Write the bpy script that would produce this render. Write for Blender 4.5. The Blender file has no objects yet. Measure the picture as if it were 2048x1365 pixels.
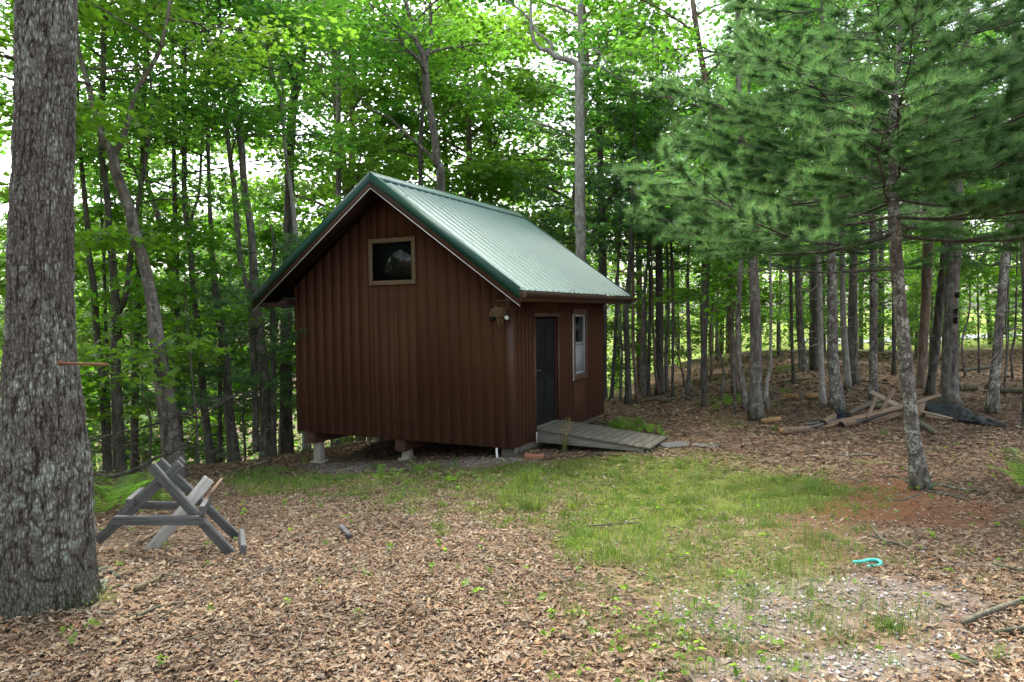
import bpy, math, random
import numpy as np
from mathutils import Matrix, Vector
R = math.radians
rng = np.random.default_rng(7)
random.seed(7)
sc = bpy.context.scene
COL = sc.collection

# ------------------------------------------------------------------ camera model
F, PITCH, ROLL = 1410.8, 0.0383, -0.0121
CAMZ = 1.6
cP, sP, cR, sR = math.cos(PITCH), math.sin(PITCH), math.cos(ROLL), math.sin(ROLL)
def ray(px, py):
    a, b = px - 1024.0, py - 682.5
    a, b = cR * a + sR * b, -sR * a + cR * b
    u, w = a / F, -b / F
    return np.array([u, cP + w * sP, -sP + w * cP])
def at(px, py, Y):
    d = ray(px, py)
    return np.array([0, 0, CAMZ]) + d * (Y / d[1])
def proj(P):
    P = np.asarray(P, float); z = P[..., 2] - CAMZ
    yc = P[..., 1] * cP - z * sP; zc = P[..., 1] * sP + z * cP
    yc = np.where(yc < .05, .05, yc)
    a = F * P[..., 0] / yc; b = -F * zc / yc
    return 1024 + cR * a - sR * b, 682.5 + sR * a + cR * b

# ------------------------------------------------------------------ noise
def _h(ix, iy, iz):
    n = (ix * 374761393 + iy * 668265263 + iz * 1442695041) & 0x7fffffff
    n = ((n ^ (n >> 13)) * 1274126177) & 0x7fffffff
    return ((n ^ (n >> 16)) & 0xffff) / 65535.0
def vn(P):
    P = np.asarray(P, float); i = np.floor(P).astype(np.int64); f = P - i; f = f * f * (3 - 2 * f)
    x, y, z = i[..., 0], i[..., 1], i[..., 2]; fx, fy, fz = f[..., 0], f[..., 1], f[..., 2]
    def L(a, b, t): return a + (b - a) * t
    return L(L(L(_h(x, y, z), _h(x+1, y, z), fx), L(_h(x, y+1, z), _h(x+1, y+1, z), fx), fy),
             L(L(_h(x, y, z+1), _h(x+1, y, z+1), fx), L(_h(x, y+1, z+1), _h(x+1, y+1, z+1), fx), fy), fz)
def vn2(x, y, s=1.0, k=0.0):
    x = np.asarray(x, float); y = np.asarray(y, float)
    return vn(np.stack([x * s, y * s, np.full_like(x, k)], -1))

# ------------------------------------------------------------------ terrain
_cp = []
for px, py, Y in [(1024, 917, 11), (625, 938, 12.6), (815, 925, 11.9), (1500, 842, 13.3), (1840, 982, 7.6), (100, 1205, 3.95), (1600, 742, 22), (1255, 807, 17.5),
                  (1400, 770, 20.5), (450, 932, 12.3), (250, 945, 11.6), (340, 1112, 5.0), (1300, 905, 10.86), (1660, 818, 14), (1984, 824, 13.5),
                  (1900, 808, 14.5), (1300, 748, 32), (1600, 704, 38), (1900, 697, 40), (2040, 950, 8), (700, 886, 15.5), (1024, 1020, 7.2), (1024, 1200, 4.15), (2040, 740, 24), (1200, 800, 19)]:
    p = at(px, py, Y); _cp.append(p)
for p in [(0, 0, 0), (-4, 0, 0), (5, 0, .05), (0, 3, 0), (4, 3.4, 0), (-2.5, 3.2, 0), (-6, 5, -.2), (-10, 9, -1.), (-6, 19, -3.2), (-12, 19, -3.6), (-3, 21, -2.8), (-14, 32, -7), (-4, 32, -5.5), (-3, 55, -9),
          (-25, 55, -11), (10, 55, -1.5), (25, 55, 0), (40, 55, 0), (30, 30, .4), (-30, 20, -4), (-30, -10, 0), (40, -10, .4), (0, -10, .2), (20, 12, .2), (2, 24, -2.2), (4, 32, -2.8)]:
    _cp.append(np.array(p, float))
_cp = np.array(_cp)
def _tps(r2): return np.where(r2 > 1e-9, r2 * np.log(np.maximum(r2, 1e-9)), 0.0)
_n = len(_cp); _d2 = ((_cp[:, None, :2] - _cp[None, :, :2]) ** 2).sum(-1)
_A = np.zeros((_n + 3, _n + 3)); _A[:_n, :_n] = _tps(_d2) + np.eye(_n) * 1.2
_A[:_n, _n] = 1; _A[:_n, _n+1:] = _cp[:, :2]; _A[_n:, :_n] = _A[:_n, _n:].T
_wt = np.linalg.solve(_A, np.concatenate([_cp[:, 2], np.zeros(3)]))
def H(x, y):
    x = np.asarray(x, float); y = np.asarray(y, float)
    xc = np.clip(x, -30, 40); yc = np.clip(y, -10, 58)
    z = _wt[_n] + _wt[_n+1] * xc + _wt[_n+2] * yc
    for k in range(_n):
        z = z + _wt[k] * _tps((xc - _cp[k, 0]) ** 2 + (yc - _cp[k, 1]) ** 2)
    z = z + (vn2(x, y, .9, 3.3) - .5) * .07 + (vn2(x, y, 3.1, 1.3) - .5) * .03
    return z
def hit(px, py):
    d = ray(px, py); o = np.array([0, 0, CAMZ]); t0 = 1.5; t = 1.5
    while t < 90:
        q = o + d * t
        if q[2] < H(q[0], q[1]):
            for _ in range(24):
                m = (t0 + t) / 2; q = o + d * m
                if q[2] < H(q[0], q[1]): t = m
                else: t0 = m
            return q
        t0 = t; t *= 1.03
    return o + d * 60

# ------------------------------------------------------------------ materials
def newmat(name):
    m = bpy.data.materials.new(name); m.use_nodes = True
    nt = m.node_tree; nt.nodes.clear()
    return m, nt, nt.nodes, nt.links
def N(nt, t, **kw):
    n = nt.nodes.new(t)
    for k, v in kw.items():
        if k in n.inputs: n.inputs[k].default_value = v
        else: setattr(n, k, v)
    return n
def ramp(nt, stops, fac=None):
    r = nt.nodes.new('ShaderNodeValToRGB'); e = r.color_ramp.elements
    while len(e) < len(stops): e.new(.5)
    for i, (p, c) in enumerate(stops):
        e[i].position = p; e[i].color = (*c, 1) if len(c) == 3 else c
    if fac is not None: nt.links.new(fac, r.inputs[0])
    return r
def noise(nt, vec, scale, detail=4, rough=.6, dist=0):
    n = nt.nodes.new('ShaderNodeTexNoise'); n.inputs['Scale'].default_value = scale; n.inputs['Detail'].default_value = detail
    n.inputs['Roughness'].default_value = rough; n.inputs['Distortion'].default_value = dist
    if vec is not None: nt.links.new(vec, n.inputs['Vector'])
    return n
def mapping(nt, scale, src='Object'):
    t = nt.nodes.new('ShaderNodeTexCoord'); m = nt.nodes.new('ShaderNodeMapping'); m.inputs['Scale'].default_value = scale
    nt.links.new(t.outputs[src], m.inputs[0]); return m.outputs[0]
def mixc(nt, fac, a, b, mode='MIX'):
    m = nt.nodes.new('ShaderNodeMix'); m.data_type = 'RGBA'; m.blend_type = mode
    for s, v in ((m.inputs[0], fac), (m.inputs[6], a), (m.inputs[7], b)):
        if isinstance(v, (int, float)): s.default_value = v
        elif isinstance(v, tuple): s.default_value = (*v, 1)
        else: nt.links.new(v, s)
    return m.outputs[2]
def finish(m, nt, col, rough=.8, bump=None, bstr=.4, bdist=.01, spec=.3, **kw):
    p = N(nt, 'ShaderNodeBsdfPrincipled'); o = N(nt, 'ShaderNodeOutputMaterial')
    if isinstance(col, tuple): p.inputs['Base Color'].default_value = (*col, 1)
    else: nt.links.new(col, p.inputs['Base Color'])
    if isinstance(rough, (int, float)): p.inputs['Roughness'].default_value = rough
    else: nt.links.new(rough, p.inputs['Roughness'])
    p.inputs['Specular IOR Level'].default_value = spec
    for k, v in kw.items(): p.inputs[k].default_value = v
    if bump is not None:
        b = N(nt, 'ShaderNodeBump', Strength=bstr, Distance=bdist); nt.links.new(bump, b.inputs['Height']); nt.links.new(b.outputs[0], p.inputs['Normal'])
    nt.links.new(p.outputs[0], o.inputs[0]); return m

def bark(name, dark, light, lichen, lich_amt, sx=14, sz=2.6, bd=.02, big=False):
    m, nt, nd, ln = newmat(name)
    v = mapping(nt, (sx, sx, sz)); n1 = noise(nt, v, 1.0, 6, .65, .6)
    c = ramp(nt, [(.36, dark), (.66, light)], n1.outputs[0])
    v2 = mapping(nt, (5, 5, 4)); n2 = noise(nt, v2, 1.6, 5, .7, .3)
    lo = .62 - lich_amt * .2
    f = ramp(nt, [(lo, (0, 0, 0)), (lo + .1, (1, 1, 1))], n2.outputs[0])
    v3 = mapping(nt, (40, 40, 30)); n3 = noise(nt, v3, 1.0, 3, .6)
    f3 = ramp(nt, [(.42, (0, 0, 0)), (.58, (1, 1, 1))], n3.outputs[0])
    mf = mixc(nt, 1.0, f.outputs[0], f3.outputs[0], 'MULTIPLY')
    col = mixc(nt, mf, c.outputs[0], lichen)
    # moss near the root collar
    g = N(nt, 'ShaderNodeTexCoord'); s = N(nt, 'ShaderNodeSeparateXYZ'); ln.new(g.outputs['Object'], s.inputs[0])
    mr = N(nt, 'ShaderNodeMapRange'); mr.inputs[1].default_value = .0; mr.inputs[2].default_value = .28; mr.inputs[3].default_value = .75; mr.inputs[4].default_value = 0
    ln.new(s.outputs[2], mr.inputs[0])
    mm = N(nt, 'ShaderNodeMath', operation='MULTIPLY'); ln.new(mr.outputs[0], mm.inputs[0]); ln.new(n2.outputs[0], mm.inputs[1])
    col = mixc(nt, mm.outputs[0], col, (.06, .085, .025))
    return finish(m, nt, col, .9, n1.outputs[0], 1.0 if big else .8, bd, .2)

M = {}
M['bark_oak'] = bark('bark_oak', (.035, .028, .024), (.17, .145, .125), (.26, .29, .255), .75, 16, 3.4, .03, True)
M['bark_grey'] = bark('bark_grey', (.05, .042, .036), (.19, .165, .145), (.27, .28, .24), .55)
M['bark_dark'] = bark('bark_dark', (.032, .028, .024), (.125, .11, .095), (.17, .18, .15), .4)
M['bark_pale'] = bark('bark_pale', (.17, .15, .135), (.38, .35, .32), (.45, .45, .42), .6, 18, 5)
M['bark_pine'] = bark('bark_pine', (.055, .044, .038), (.185, .16, .145), (.40, .41, .35), .72, 20, 11, .015)
M['bark_brown'] = bark('bark_brown', (.075, .05, .036), (.24, .175, .135), (.3, .29, .24), .35)
M['twig'] = bark('dead_twig', (.07, .055, .045), (.24, .2, .17), (.32, .28, .24), .2, 30, 30, .004)

def leafmat(name, trans=.45, tint=(1.35, 1.25, .6), rough=.5, spec=.35):
    m, nt, nd, ln = newmat(name)
    a = N(nt, 'ShaderNodeAttribute'); a.attribute_name = 'Col'
    p = N(nt, 'ShaderNodeBsdfPrincipled'); p.inputs['Roughness'].default_value = rough; p.inputs['Specular IOR Level'].default_value = spec
    ln.new(a.outputs['Color'], p.inputs['Base Color'])
    t = N(nt, 'ShaderNodeBsdfTranslucent'); tc = mixc(nt, 1.0, a.outputs['Color'], tint, 'MULTIPLY'); ln.new(tc, t.inputs['Color'])
    x = N(nt, 'ShaderNodeMixShader'); x.inputs[0].default_value = trans
    ln.new(p.outputs[0], x.inputs[1]); ln.new(t.outputs[0], x.inputs[2])
    o = N(nt, 'ShaderNodeOutputMaterial'); ln.new(x.outputs[0], o.inputs[0]); return m
M['leaf'] = leafmat('green_leaf', .6, (1.7, 1.95, .85))
M['needle'] = leafmat('pine_needle', .52, (1.75, 1.6, 1.0), .55, .3)
M['grass'] = leafmat('grass_blade', .4, (1.4, 1.3, .6), .5, .3)
M['litter'] = leafmat('dry_leaf', .12, (1.1, 1.0, .9), .75, .2)
M['pebble'] = leafmat('pebble', 0.0, (1, 1, 1), .8, .3)

def wood(name, dark, light, sc_=(3, 60, 60), rough=.85, bd=.003, worn=None):
    m, nt, nd, ln = newmat(name)
    v = mapping(nt, sc_); n1 = noise(nt, v, 1, 5, .65, .4); c = ramp(nt, [(.35, dark), (.68, light)], n1.outputs[0]).outputs[0]
    n2 = noise(nt, mapping(nt, (5, 5, 5)), 1, 3, .6); c = mixc(nt, n2.outputs[0], c, mixc(nt, 1.0, c, (.55, .55, .52), 'MULTIPLY'))
    if worn: 
        f = ramp(nt, [(.55, (0, 0, 0)), (.7, (1, 1, 1))], n2.outputs[0]).outputs[0]; c = mixc(nt, f, c, worn)
    return finish(m, nt, c, rough, n1.outputs[0], .6, bd, .2)
M['grey_wood'] = wood('weathered_grey_wood', (.07, .071, .073), (.20, .20, .202))
M['pale_wood'] = wood('pale_bleached_wood', (.34, .32, .30), (.66, .63, .58))
M['deck_wood'] = wood('deck_wood', (.085, .075, .062), (.25, .225, .185), worn=(.13, .14, .09))
M['ramp_side'] = wood('ramp_side_wood', (.15, .14, .12), (.34, .315, .28), (60, 3, 60))
M['tan_plank'] = wood('tan_plank_wood', (.20, .15, .11), (.42, .34, .26))
M['tan_wood'] = wood('window_trim_wood', (.10, .066, .04), (.26, .185, .12), (40, 40, 40))
M['old_wood'] = wood('old_split_wood', (.12, .075, .05), (.36, .26, .18))
M['cut_wood'] = wood('cut_log_wood', (.22, .12, .05), (.48, .31, .15), (12, 12, 12))
M['char_wood'] = wood('dark_log_end', (.012, .01, .009), (.04, .034, .03), (12, 12, 12))

def siding():
    m, nt, nd, ln = newmat('brown_siding_paint')
    v = mapping(nt, (2.2, 2.2, .5)); n1 = noise(nt, v, 1, 4, .6)
    c = mixc(nt, n1.outputs[0], (.058, .0215, .0108), (.086, .034, .0172))
    n3 = noise(nt, mapping(nt, (70, 70, 2.0)), 1, 3, .6)
    c = mixc(nt, ramp(nt, [(.5, (0, 0, 0)), (.9, (.5, .5, .5))], n3.outputs[0]).outputs[0], c, (.038, .019, .011))
    n2 = noise(nt, mapping(nt, (9, 9, 9)), 1, 4, .7)
    c = mixc(nt, ramp(nt, [(.62, (0, 0, 0)), (.8, (.4, .4, .4))], n2.outputs[0]).outputs[0], c, (.10, .06, .04))
    # dirt splash, made stronger and taller to paint in light bounced off the ground
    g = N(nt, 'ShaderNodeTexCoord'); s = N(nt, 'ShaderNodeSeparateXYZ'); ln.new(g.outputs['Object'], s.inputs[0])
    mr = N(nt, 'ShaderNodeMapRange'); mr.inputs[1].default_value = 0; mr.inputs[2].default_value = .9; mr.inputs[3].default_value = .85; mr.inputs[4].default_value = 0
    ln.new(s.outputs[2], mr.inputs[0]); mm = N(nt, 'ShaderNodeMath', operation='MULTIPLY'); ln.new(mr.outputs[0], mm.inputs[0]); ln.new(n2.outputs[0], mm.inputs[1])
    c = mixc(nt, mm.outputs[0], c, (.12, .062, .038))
    return finish(m, nt, c, .8, n3.outputs[0], .15, .001, .18)
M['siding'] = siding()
def simple(name, c, rough=.6, spec=.4, var=.25, scale=12, **kw):
    m, nt, nd, ln = newmat(name)
    n1 = noise(nt, mapping(nt, (1, 1, 1)), scale, 4, .6)
    col = mixc(nt, n1.outputs[0], tuple(x * (1 - var) for x in c), tuple(min(1, x * (1 + var)) for x in c))
    return finish(m, nt, col, rough, n1.outputs[0], .15, .002, spec, **kw)
M['trim_brown'] = simple('brown_trim_paint', (.075, .033, .022), .5)
M['gutter'] = simple('brown_gutter', (.055, .032, .023), .5, .3)
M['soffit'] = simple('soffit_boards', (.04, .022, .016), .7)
M['green_trim'] = simple('green_trim_metal', (.009, .058, .042), .45, .35, .1, 4)
def roofm():
    m, nt, nd, ln = newmat('green_roof_metal')
    n1 = noise(nt, mapping(nt, (.6, 3, 3)), 1.5, 4, .6); n2 = noise(nt, mapping(nt, (25, 25, 25)), 1, 4, .7)
    c = mixc(nt, n1.outputs[0], (.055, .128, .118), (.08, .165, .152))
    c = mixc(nt, ramp(nt, [(.6, (0, 0, 0)), (.85, (.35, .35, .35))], n2.outputs[0]).outputs[0], c, (.22, .28, .24))
    r = N(nt, 'ShaderNodeMapRange'); r.inputs[3].default_value = .42; r.inputs[4].default_value = .55; ln.new(n1.outputs[0], r.inputs[0])
    return finish(m, nt, c, r.outputs[0], None, spec=.42, **{'Coat Weight': .1, 'Coat Roughness': .35})
M['roof'] = roofm()
M['white'] = simple('white_trim', (.62, .62, .62), .5, var=.08)
M['white_pipe'] = simple('white_plastic_pipe', (.7, .7, .68), .4, var=.05)
M['concrete'] = simple('concrete', (.36, .33, .27), .9, .2, .35, 9)
M['brick'] = simple('red_brick', (.30, .13, .085), .9, .2, .3, 20)
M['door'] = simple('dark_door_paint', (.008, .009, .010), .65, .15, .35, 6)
M['metal'] = simple('dull_metal', (.18, .17, .16), .4, .5, .2, 20, **{'Metallic': .8})
M['rust'] = simple('rusty_iron', (.15, .065, .04), .9, .3, .4, 40)
M['black_plastic'] = simple('black_plastic_sheet', (.006, .008, .013), .55, .2, .3, 8)
M['teal'] = simple('teal_plastic', (.05, .42, .36), .35, .5, .15, 20)
M['lamp_white'] = simple('lamp_glass', (.75, .75, .72), .2, .6, .05)
M['nest'] = simple('dry_grass_nest', (.27, .19, .11), .95, .1, .6, 60)
M['stone'] = simple('grey_stone', (.115, .115, .11), .85, .25, .3, 12)
M['screen'] = simple('insect_screen', (.28, .29, .30), .7, .2, .1, 80)
M['asphalt'] = simple('pale_gravel_road', (.30, .30, .32), .9, .2, .15, 6)
M['candle'] = simple('new_shoot', (.3, .21, .07), .7)
def glass(name, c=(.006, .008, .007)):
    m, nt, nd, ln = newmat(name); return finish(m, nt, c, .03, None, spec=.28)
M['glass'] = glass('dark_window_glass')

# ------------------------------------------------------------------ mesh building
def mk(name, V, Fs, mat, parent=None, col=None, smooth=False, loc=None):
    V = np.asarray(V, np.float32).reshape(-1, 3)
    me = bpy.data.meshes.new(name); me.vertices.add(len(V)); me.vertices.foreach_set('co', V.ravel())
    fs = [np.asarray(f, np.int32) for f in (Fs if isinstance(Fs, list) else [Fs]) if len(f)]
    li = np.concatenate([f.ravel() for f in fs]); tot = np.concatenate([np.full(len(f), f.shape[1], np.int32) for f in fs])
    st = np.concatenate([[0], np.cumsum(tot)[:-1]]).astype(np.int32)
    me.loops.add(len(li)); me.loops.foreach_set('vertex_index', li)
    me.polygons.add(len(tot)); me.polygons.foreach_set('loop_start', st)
    if smooth: me.polygons.foreach_set('use_smooth', np.ones(len(tot), bool))
    if col is not None:
        c = np.ones((len(V), 4), np.float32); c[:, :3] = col
        a = me.color_attributes.new('Col', 'FLOAT_COLOR', 'POINT'); a.data.foreach_set('color', c.ravel())
    me.update(calc_edges=True); me.validate()
    if mat is not None: me.materials.append(mat)
    o = bpy.data.objects.new(name, me); COL.objects.link(o)
    if parent is not None: o.parent = parent
    if loc is not None: o.location = loc
    return o
def tag(o, label=None, cat=None, group=None, kind=None):
    if label: o['label'] = label
    if cat: o['category'] = cat
    if group: o['group'] = group
    if kind: o['kind'] = kind
    return o
def empty(name, loc, label, cat, group=None, rz=0):
    o = bpy.data.objects.new(name, None); COL.objects.link(o); o.location = loc; o.rotation_euler = (0, 0, rz); o.empty_display_size = .2
    return tag(o, label, cat, group)
def copy_tree(o, parent=None, loc=None, rz=None, scale=None):
    c = o.copy(); COL.objects.link(c)
    if parent: c.parent = parent
    for ch in list(o.children): copy_tree(ch, c)
    if loc is not None: c.location = loc
    if rz is not None: c.rotation_euler = (0, 0, rz)
    if scale is not None: c.scale = scale
    return c

class MB:
    def __init__(s): s.v = []; s.f3 = []; s.f4 = []; s.n = 0; s.ng = []
    def add(s, V, F4=None, F3=None, NG=None):
        V = np.asarray(V, float)
        if F4 is not None and len(F4): s.f4.append(np.asarray(F4) + s.n)
        if F3 is not None and len(F3): s.f3.append(np.asarray(F3) + s.n)
        if NG is not None: s.ng.append(np.asarray(NG)[None] + s.n)
        s.v.append(V); s.n += len(V)
    def hexa(s, c):      # 8 corners, bottom 4 ccw then top 4
        s.add(c, [[3, 2, 1, 0], [4, 5, 6, 7], [0, 1, 5, 4], [1, 2, 6, 5], [2, 3, 7, 6], [3, 0, 4, 7]])
    def box(s, x0, x1, y0, y1, z0, z1, fr=None):
        c = np.array([(x0, y0, z0), (x1, y0, z0), (x1, y1, z0), (x0, y1, z0), (x0, y0, z1), (x1, y0, z1), (x1, y1, z1), (x0, y1, z1)], float)
        s.hexa(c if fr is None else fr(c))
    def board(s, a, b, w, t, up=(0, 0, 1), skew=0):   # plank from a to b, width w (along in-face axis), thickness t along 'up'
        a = np.array(a, float); b = np.array(b, float); d = b - a; L = np.linalg.norm(d); d /= L
        up = np.array(up, float); up -= d * (up @ d); up /= np.linalg.norm(up); sd = np.cross(d, up)
        c = []
        for k in (-1, 1):
            for (e, m) in ((0, -1), (0, 1), (1, 1), (1, -1)):
                c.append((a if e == 0 else b) + sd * m * w / 2 + up * k * t / 2 + d * skew * m * w / 2 * (1 if e else -1))
        c = np.array(c)
        cen = c.mean(0); s.hexa(c)
    def tube(s, P, r, sides=8, cap=True, nz=0, seed=0, ecc=None):
        P = np.asarray(P, float); r = np.asarray(r, float); n = len(P)
        T = np.gradient(P, axis=0); T /= np.linalg.norm(T, axis=1)[:, None] + 1e-9
        ref = np.array([0, 1, 0.]) if abs(T[:, 1]).mean() < .8 else np.array([1., 0, 0])
        A = np.cross(np.broadcast_to(ref, T.shape), T); A /= np.linalg.norm(A, axis=1)[:, None] + 1e-9; B = np.cross(T, A)
        th = np.linspace(0, 2 * np.pi, sides, endpoint=False)
        rr = np.broadcast_to(r[:, None], (n, sides)).copy()
        if nz:
            q = np.stack([np.cos(th)[None] * 1.7 + seed * 3.1 + 0 * rr, np.sin(th)[None] * 1.7 + 0 * rr, (np.cumsum(np.r_[0, np.linalg.norm(np.diff(P, axis=0), axis=1)])[:, None] / (r.mean() * 3 + .02)) + 0 * rr], -1)
            rr *= 1 + nz * (vn(q) - .5) * 2
        V = P[:, None] + rr[..., None] * (np.cos(th)[None, :, None] * A[:, None] + np.sin(th)[None, :, None] * B[:, None])
        i = np.arange(n - 1)[:, None] * sides; j = np.arange(sides)[None]; k = (j + 1) % sides
        Q = np.stack([i + j, i + k, i + sides + k, i + sides + j], -1).reshape(-1, 4)
        s.add(V.reshape(-1, 3), Q)
        if cap:
            s.ng.append(np.arange(sides)[::-1][None] + s.n - n * sides); s.ng.append(np.arange(sides)[None] + s.n - sides)
    def build(s, name, mat, parent=None, smooth=False, loc=None):
        V = np.concatenate(s.v); fs = []
        if s.f4: fs.append(np.concatenate(s.f4))
        if s.f3: fs.append(np.concatenate(s.f3))
        fs += s.ng
        if loc is not None: V = V - np.asarray(loc)
        return mk(name, V, fs, mat, parent, None, smooth, loc)
def bevel(o, w=.004, seg=2):
    b = o.modifiers.new('b', 'BEVEL'); b.width = w; b.segments = seg; b.limit_method = 'ANGLE'; return o
def spline(P, step):
    P = np.asarray(P, float)
    if len(P) < 3:
        n = max(2, int(np.linalg.norm(P[-1, :3] - P[0, :3]) / step) + 1); t = np.linspace(0, 1, n)[:, None]; return P[0] * (1 - t) + P[-1] * t
    out = []
    E = np.vstack([2 * P[0] - P[1], P, 2 * P[-1] - P[-2]])
    for i in range(1, len(E) - 2):
        a, b, c, d = E[i-1:i+3]; n = max(1, int(np.linalg.norm(c[:3] - b[:3]) / step)); t = np.arange(n)[:, None] / n
        out.append(.5 * (2 * b + (c - a) * t + (2*a - 5*b + 4*c - d) * t**2 + (3*b - a - 3*c + d) * t**3))
    out.append(P[-1:]); return np.vstack(out)

# ------------------------------------------------------------------ camera, world, sun
cam = bpy.data.cameras.new('camera'); co = bpy.data.objects.new('camera', cam); COL.objects.link(co); sc.camera = co
cam.sensor_width = 36; cam.sensor_fit = 'HORIZONTAL'; cam.lens = F / 2048 * 36; cam.clip_start = .05; cam.clip_end = 2000
_up = np.array([0, sP, cP]); _fw = np.array([0, cP, -sP]); _rt = np.array([1., 0, 0])
_r2 = cR * _rt + sR * _up; _u2 = -sR * _rt + cR * _up
co.matrix_world = Matrix(((_r2[0], _u2[0], -_fw[0], 0), (_r2[1], _u2[1], -_fw[1], 0), (_r2[2], _u2[2], -_fw[2], CAMZ), (0, 0, 0, 1)))
SUN_EL, SUN_AZ = 58, -28          # azimuth in degrees from +Y (view direction), positive to the right
w = bpy.data.worlds.new('World'); sc.world = w; w.use_nodes = True
nt = w.node_tree; nt.nodes.clear()
sky = nt.nodes.new('ShaderNodeTexSky'); sky.sky_type = 'NISHITA'; sky.sun_disc = False; sky.sun_elevation = R(SUN_EL); sky.sun_rotation = R(SUN_AZ)
sky.air_density = 1.0; sky.dust_density = 4.0; sky.ozone_density = .6
hs = nt.nodes.new('ShaderNodeHueSaturation'); hs.inputs['Saturation'].default_value = .42
bg = nt.nodes.new('ShaderNodeBackground'); bg.inputs[1].default_value = .15; wo = nt.nodes.new('ShaderNodeOutputWorld')
nt.links.new(sky.outputs[0], hs.inputs['Color']); nt.links.new(hs.outputs[0], bg.inputs[0]); nt.links.new(bg.outputs[0], wo.inputs[0])
sl = bpy.data.lights.new('sun', 'SUN'); sl.energy = 1.5; sl.angle = R(18); sl.color = (1, .95, .86)
so = bpy.data.objects.new('sun', sl); COL.objects.link(so)
_sd = Vector((math.cos(R(SUN_EL)) * math.sin(R(SUN_AZ)), math.cos(R(SUN_EL)) * math.cos(R(SUN_AZ)), math.sin(R(SUN_EL))))
so.rotation_euler = _sd.to_track_quat('Z', 'Y').to_euler()
sc.view_settings.view_transform = 'Standard'; sc.view_settings.look = 'None'; sc.view_settings.gamma = 1; sc.view_settings.exposure = 2.15
cy = sc.cycles; cy.max_bounces = 7; cy.diffuse_bounces = 4; cy.glossy_bounces = 3; cy.transmission_bounces = 4; cy.transparent_max_bounces = 4
cy.use_denoising = True; cy.caustics_reflective = False; cy.caustics_refractive = False; cy.sample_clamp_indirect = 6

# ------------------------------------------------------------------ ground zones (measured in the photo, laid on the terrain)
def ell(px, py, L):
    o = np.zeros_like(px)
    for cx, cy_, rx, ry, a in L:
        d = ((px - cx) / rx) ** 2 + ((py - cy_) / ry) ** 2
        o = np.maximum(o, a * np.clip(1.45 - d, 0, 1))
    return o
MOSS = [(1350, 1000, 380, 60, .55), (1420, 1120, 260, 90, .35), (1300, 955, 260, 45, 1), (1500, 985, 190, 52, 1), (1280, 1010, 130, 70, .9), (1180, 1060, 60, 35, .8), (1040, 965, 200, 32, .8), (1590, 990, 90, 40, 1), (850, 970, 180, 22, .55), (560, 968, 130, 22, .75), (1410, 915, 150, 18, .6), (1470, 850, 90, 14, .55),
        (1540, 815, 40, 12, .5), (1750, 925, 60, 6, .7), (1440, 805, 60, 16, .6), (160, 1195, 110, 22, .7), (200, 1005, 40, 30, .5), (1740, 978, 30, 10, .5)]
GRASS = [(1300, 1200, 190, 130, .62), (1500, 1140, 200, 90, .6), (1640, 1270, 220, 80, .6), (1430, 1290, 150, 60, .55), (620, 975, 170, 24, .6), (820, 1010, 130, 30, .35), (1000, 1000, 160, 34, .5), (1400, 1150, 360, 190, .38), (1330, 1000, 420, 70, .5), (760, 985, 300, 26, .42), (1560, 1280, 300, 70, .42), (1380, 1250, 180, 90, .45), (1620, 1110, 160, 60, .4), (1050, 985, 45, 42, 1), (1235, 1105, 120, 50, 1), (1160, 1130, 50, 40, .8), (1350, 1100, 60, 35, .6), (1420, 1040, 120, 50, .55), (1300, 970, 200, 40, .55), (1530, 1030, 70, 40, .8), (1560, 1000, 130, 45, .8), (1360, 1240, 90, 35, .5), (1450, 1190, 90, 30, .7), (1500, 1165, 70, 30, .6), (1640, 1165, 60, 24, .6), (1760, 1230, 100, 32, 1), (1700, 1270, 70, 30, .6),
         (1470, 1300, 60, 30, .6), (1620, 1310, 60, 28, .6), (1380, 1290, 50, 26, .6), (1160, 1213, 40, 12, 1), (560, 968, 120, 24, .9), (1050, 955, 160, 20, .5), (880, 1050, 20, 15, .7), (1000, 1050, 14, 16, .6), (1130, 1020, 16, 22, .8), (870, 940, 60, 14, .4), (985, 1005, 40, 14, .5), (1990, 1165, 30, 14, .8), (2010, 1305, 26, 26, .9), (1250, 1180, 60, 30, .6), (1285, 1330, 50, 25, .3), (1350, 1170, 80, 30, .5),
         (1200, 1180, 45, 30, .8), (740, 990, 60, 16, .35), (1660, 1000, 50, 20, .5), (1470, 800, 50, 14, .5), (1560, 740, 40, 14, .8), (1120, 950, 60, 18, .5), (1290, 1260, 50, 30, .35), (1840, 1240, 40, 18, .5), (1540, 1250, 60, 20, .5), (1890, 1120, 60, 8, .2), (1060, 1040, 60, 18, .4), (830, 1105, 14, 10, .6)]
GRAVEL = [(1620, 1190, 230, 40, .9), (1520, 1230, 220, 34, .8), (1700, 1330, 330, 50, 1), (1500, 1340, 130, 40, .7), (1860, 1210, 160, 40, .8), (1900, 1290, 160, 40, .6), (1370, 1210, 90, 26, .5), (960, 925, 130, 9, .6), (720, 940, 120, 10, .6), (1100, 1340, 60, 30, .25)]
NEEDLE = [(1740, 1000, 190, 50, 1), (1850, 1030, 190, 42, .8), (1640, 1060, 140, 34, .6), (1660, 1110, 120, 30, .5), (1800, 950, 140, 30, .5)]
SPARSE = [(1560, 1190, 460, 200, 1), (1850, 1050, 300, 130, .9), (1500, 1010, 330, 60, .8), (1250, 1300, 160, 80, .6)]
BARE = [(330, 1085, 190, 40, .7), (150, 1200, 160, 30, .7), (820, 930, 270, 13, 1), (1020, 922, 60, 10, 1), (260, 1150, 170, 34, .6), (240, 1110, 120, 40, .6)]
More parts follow.
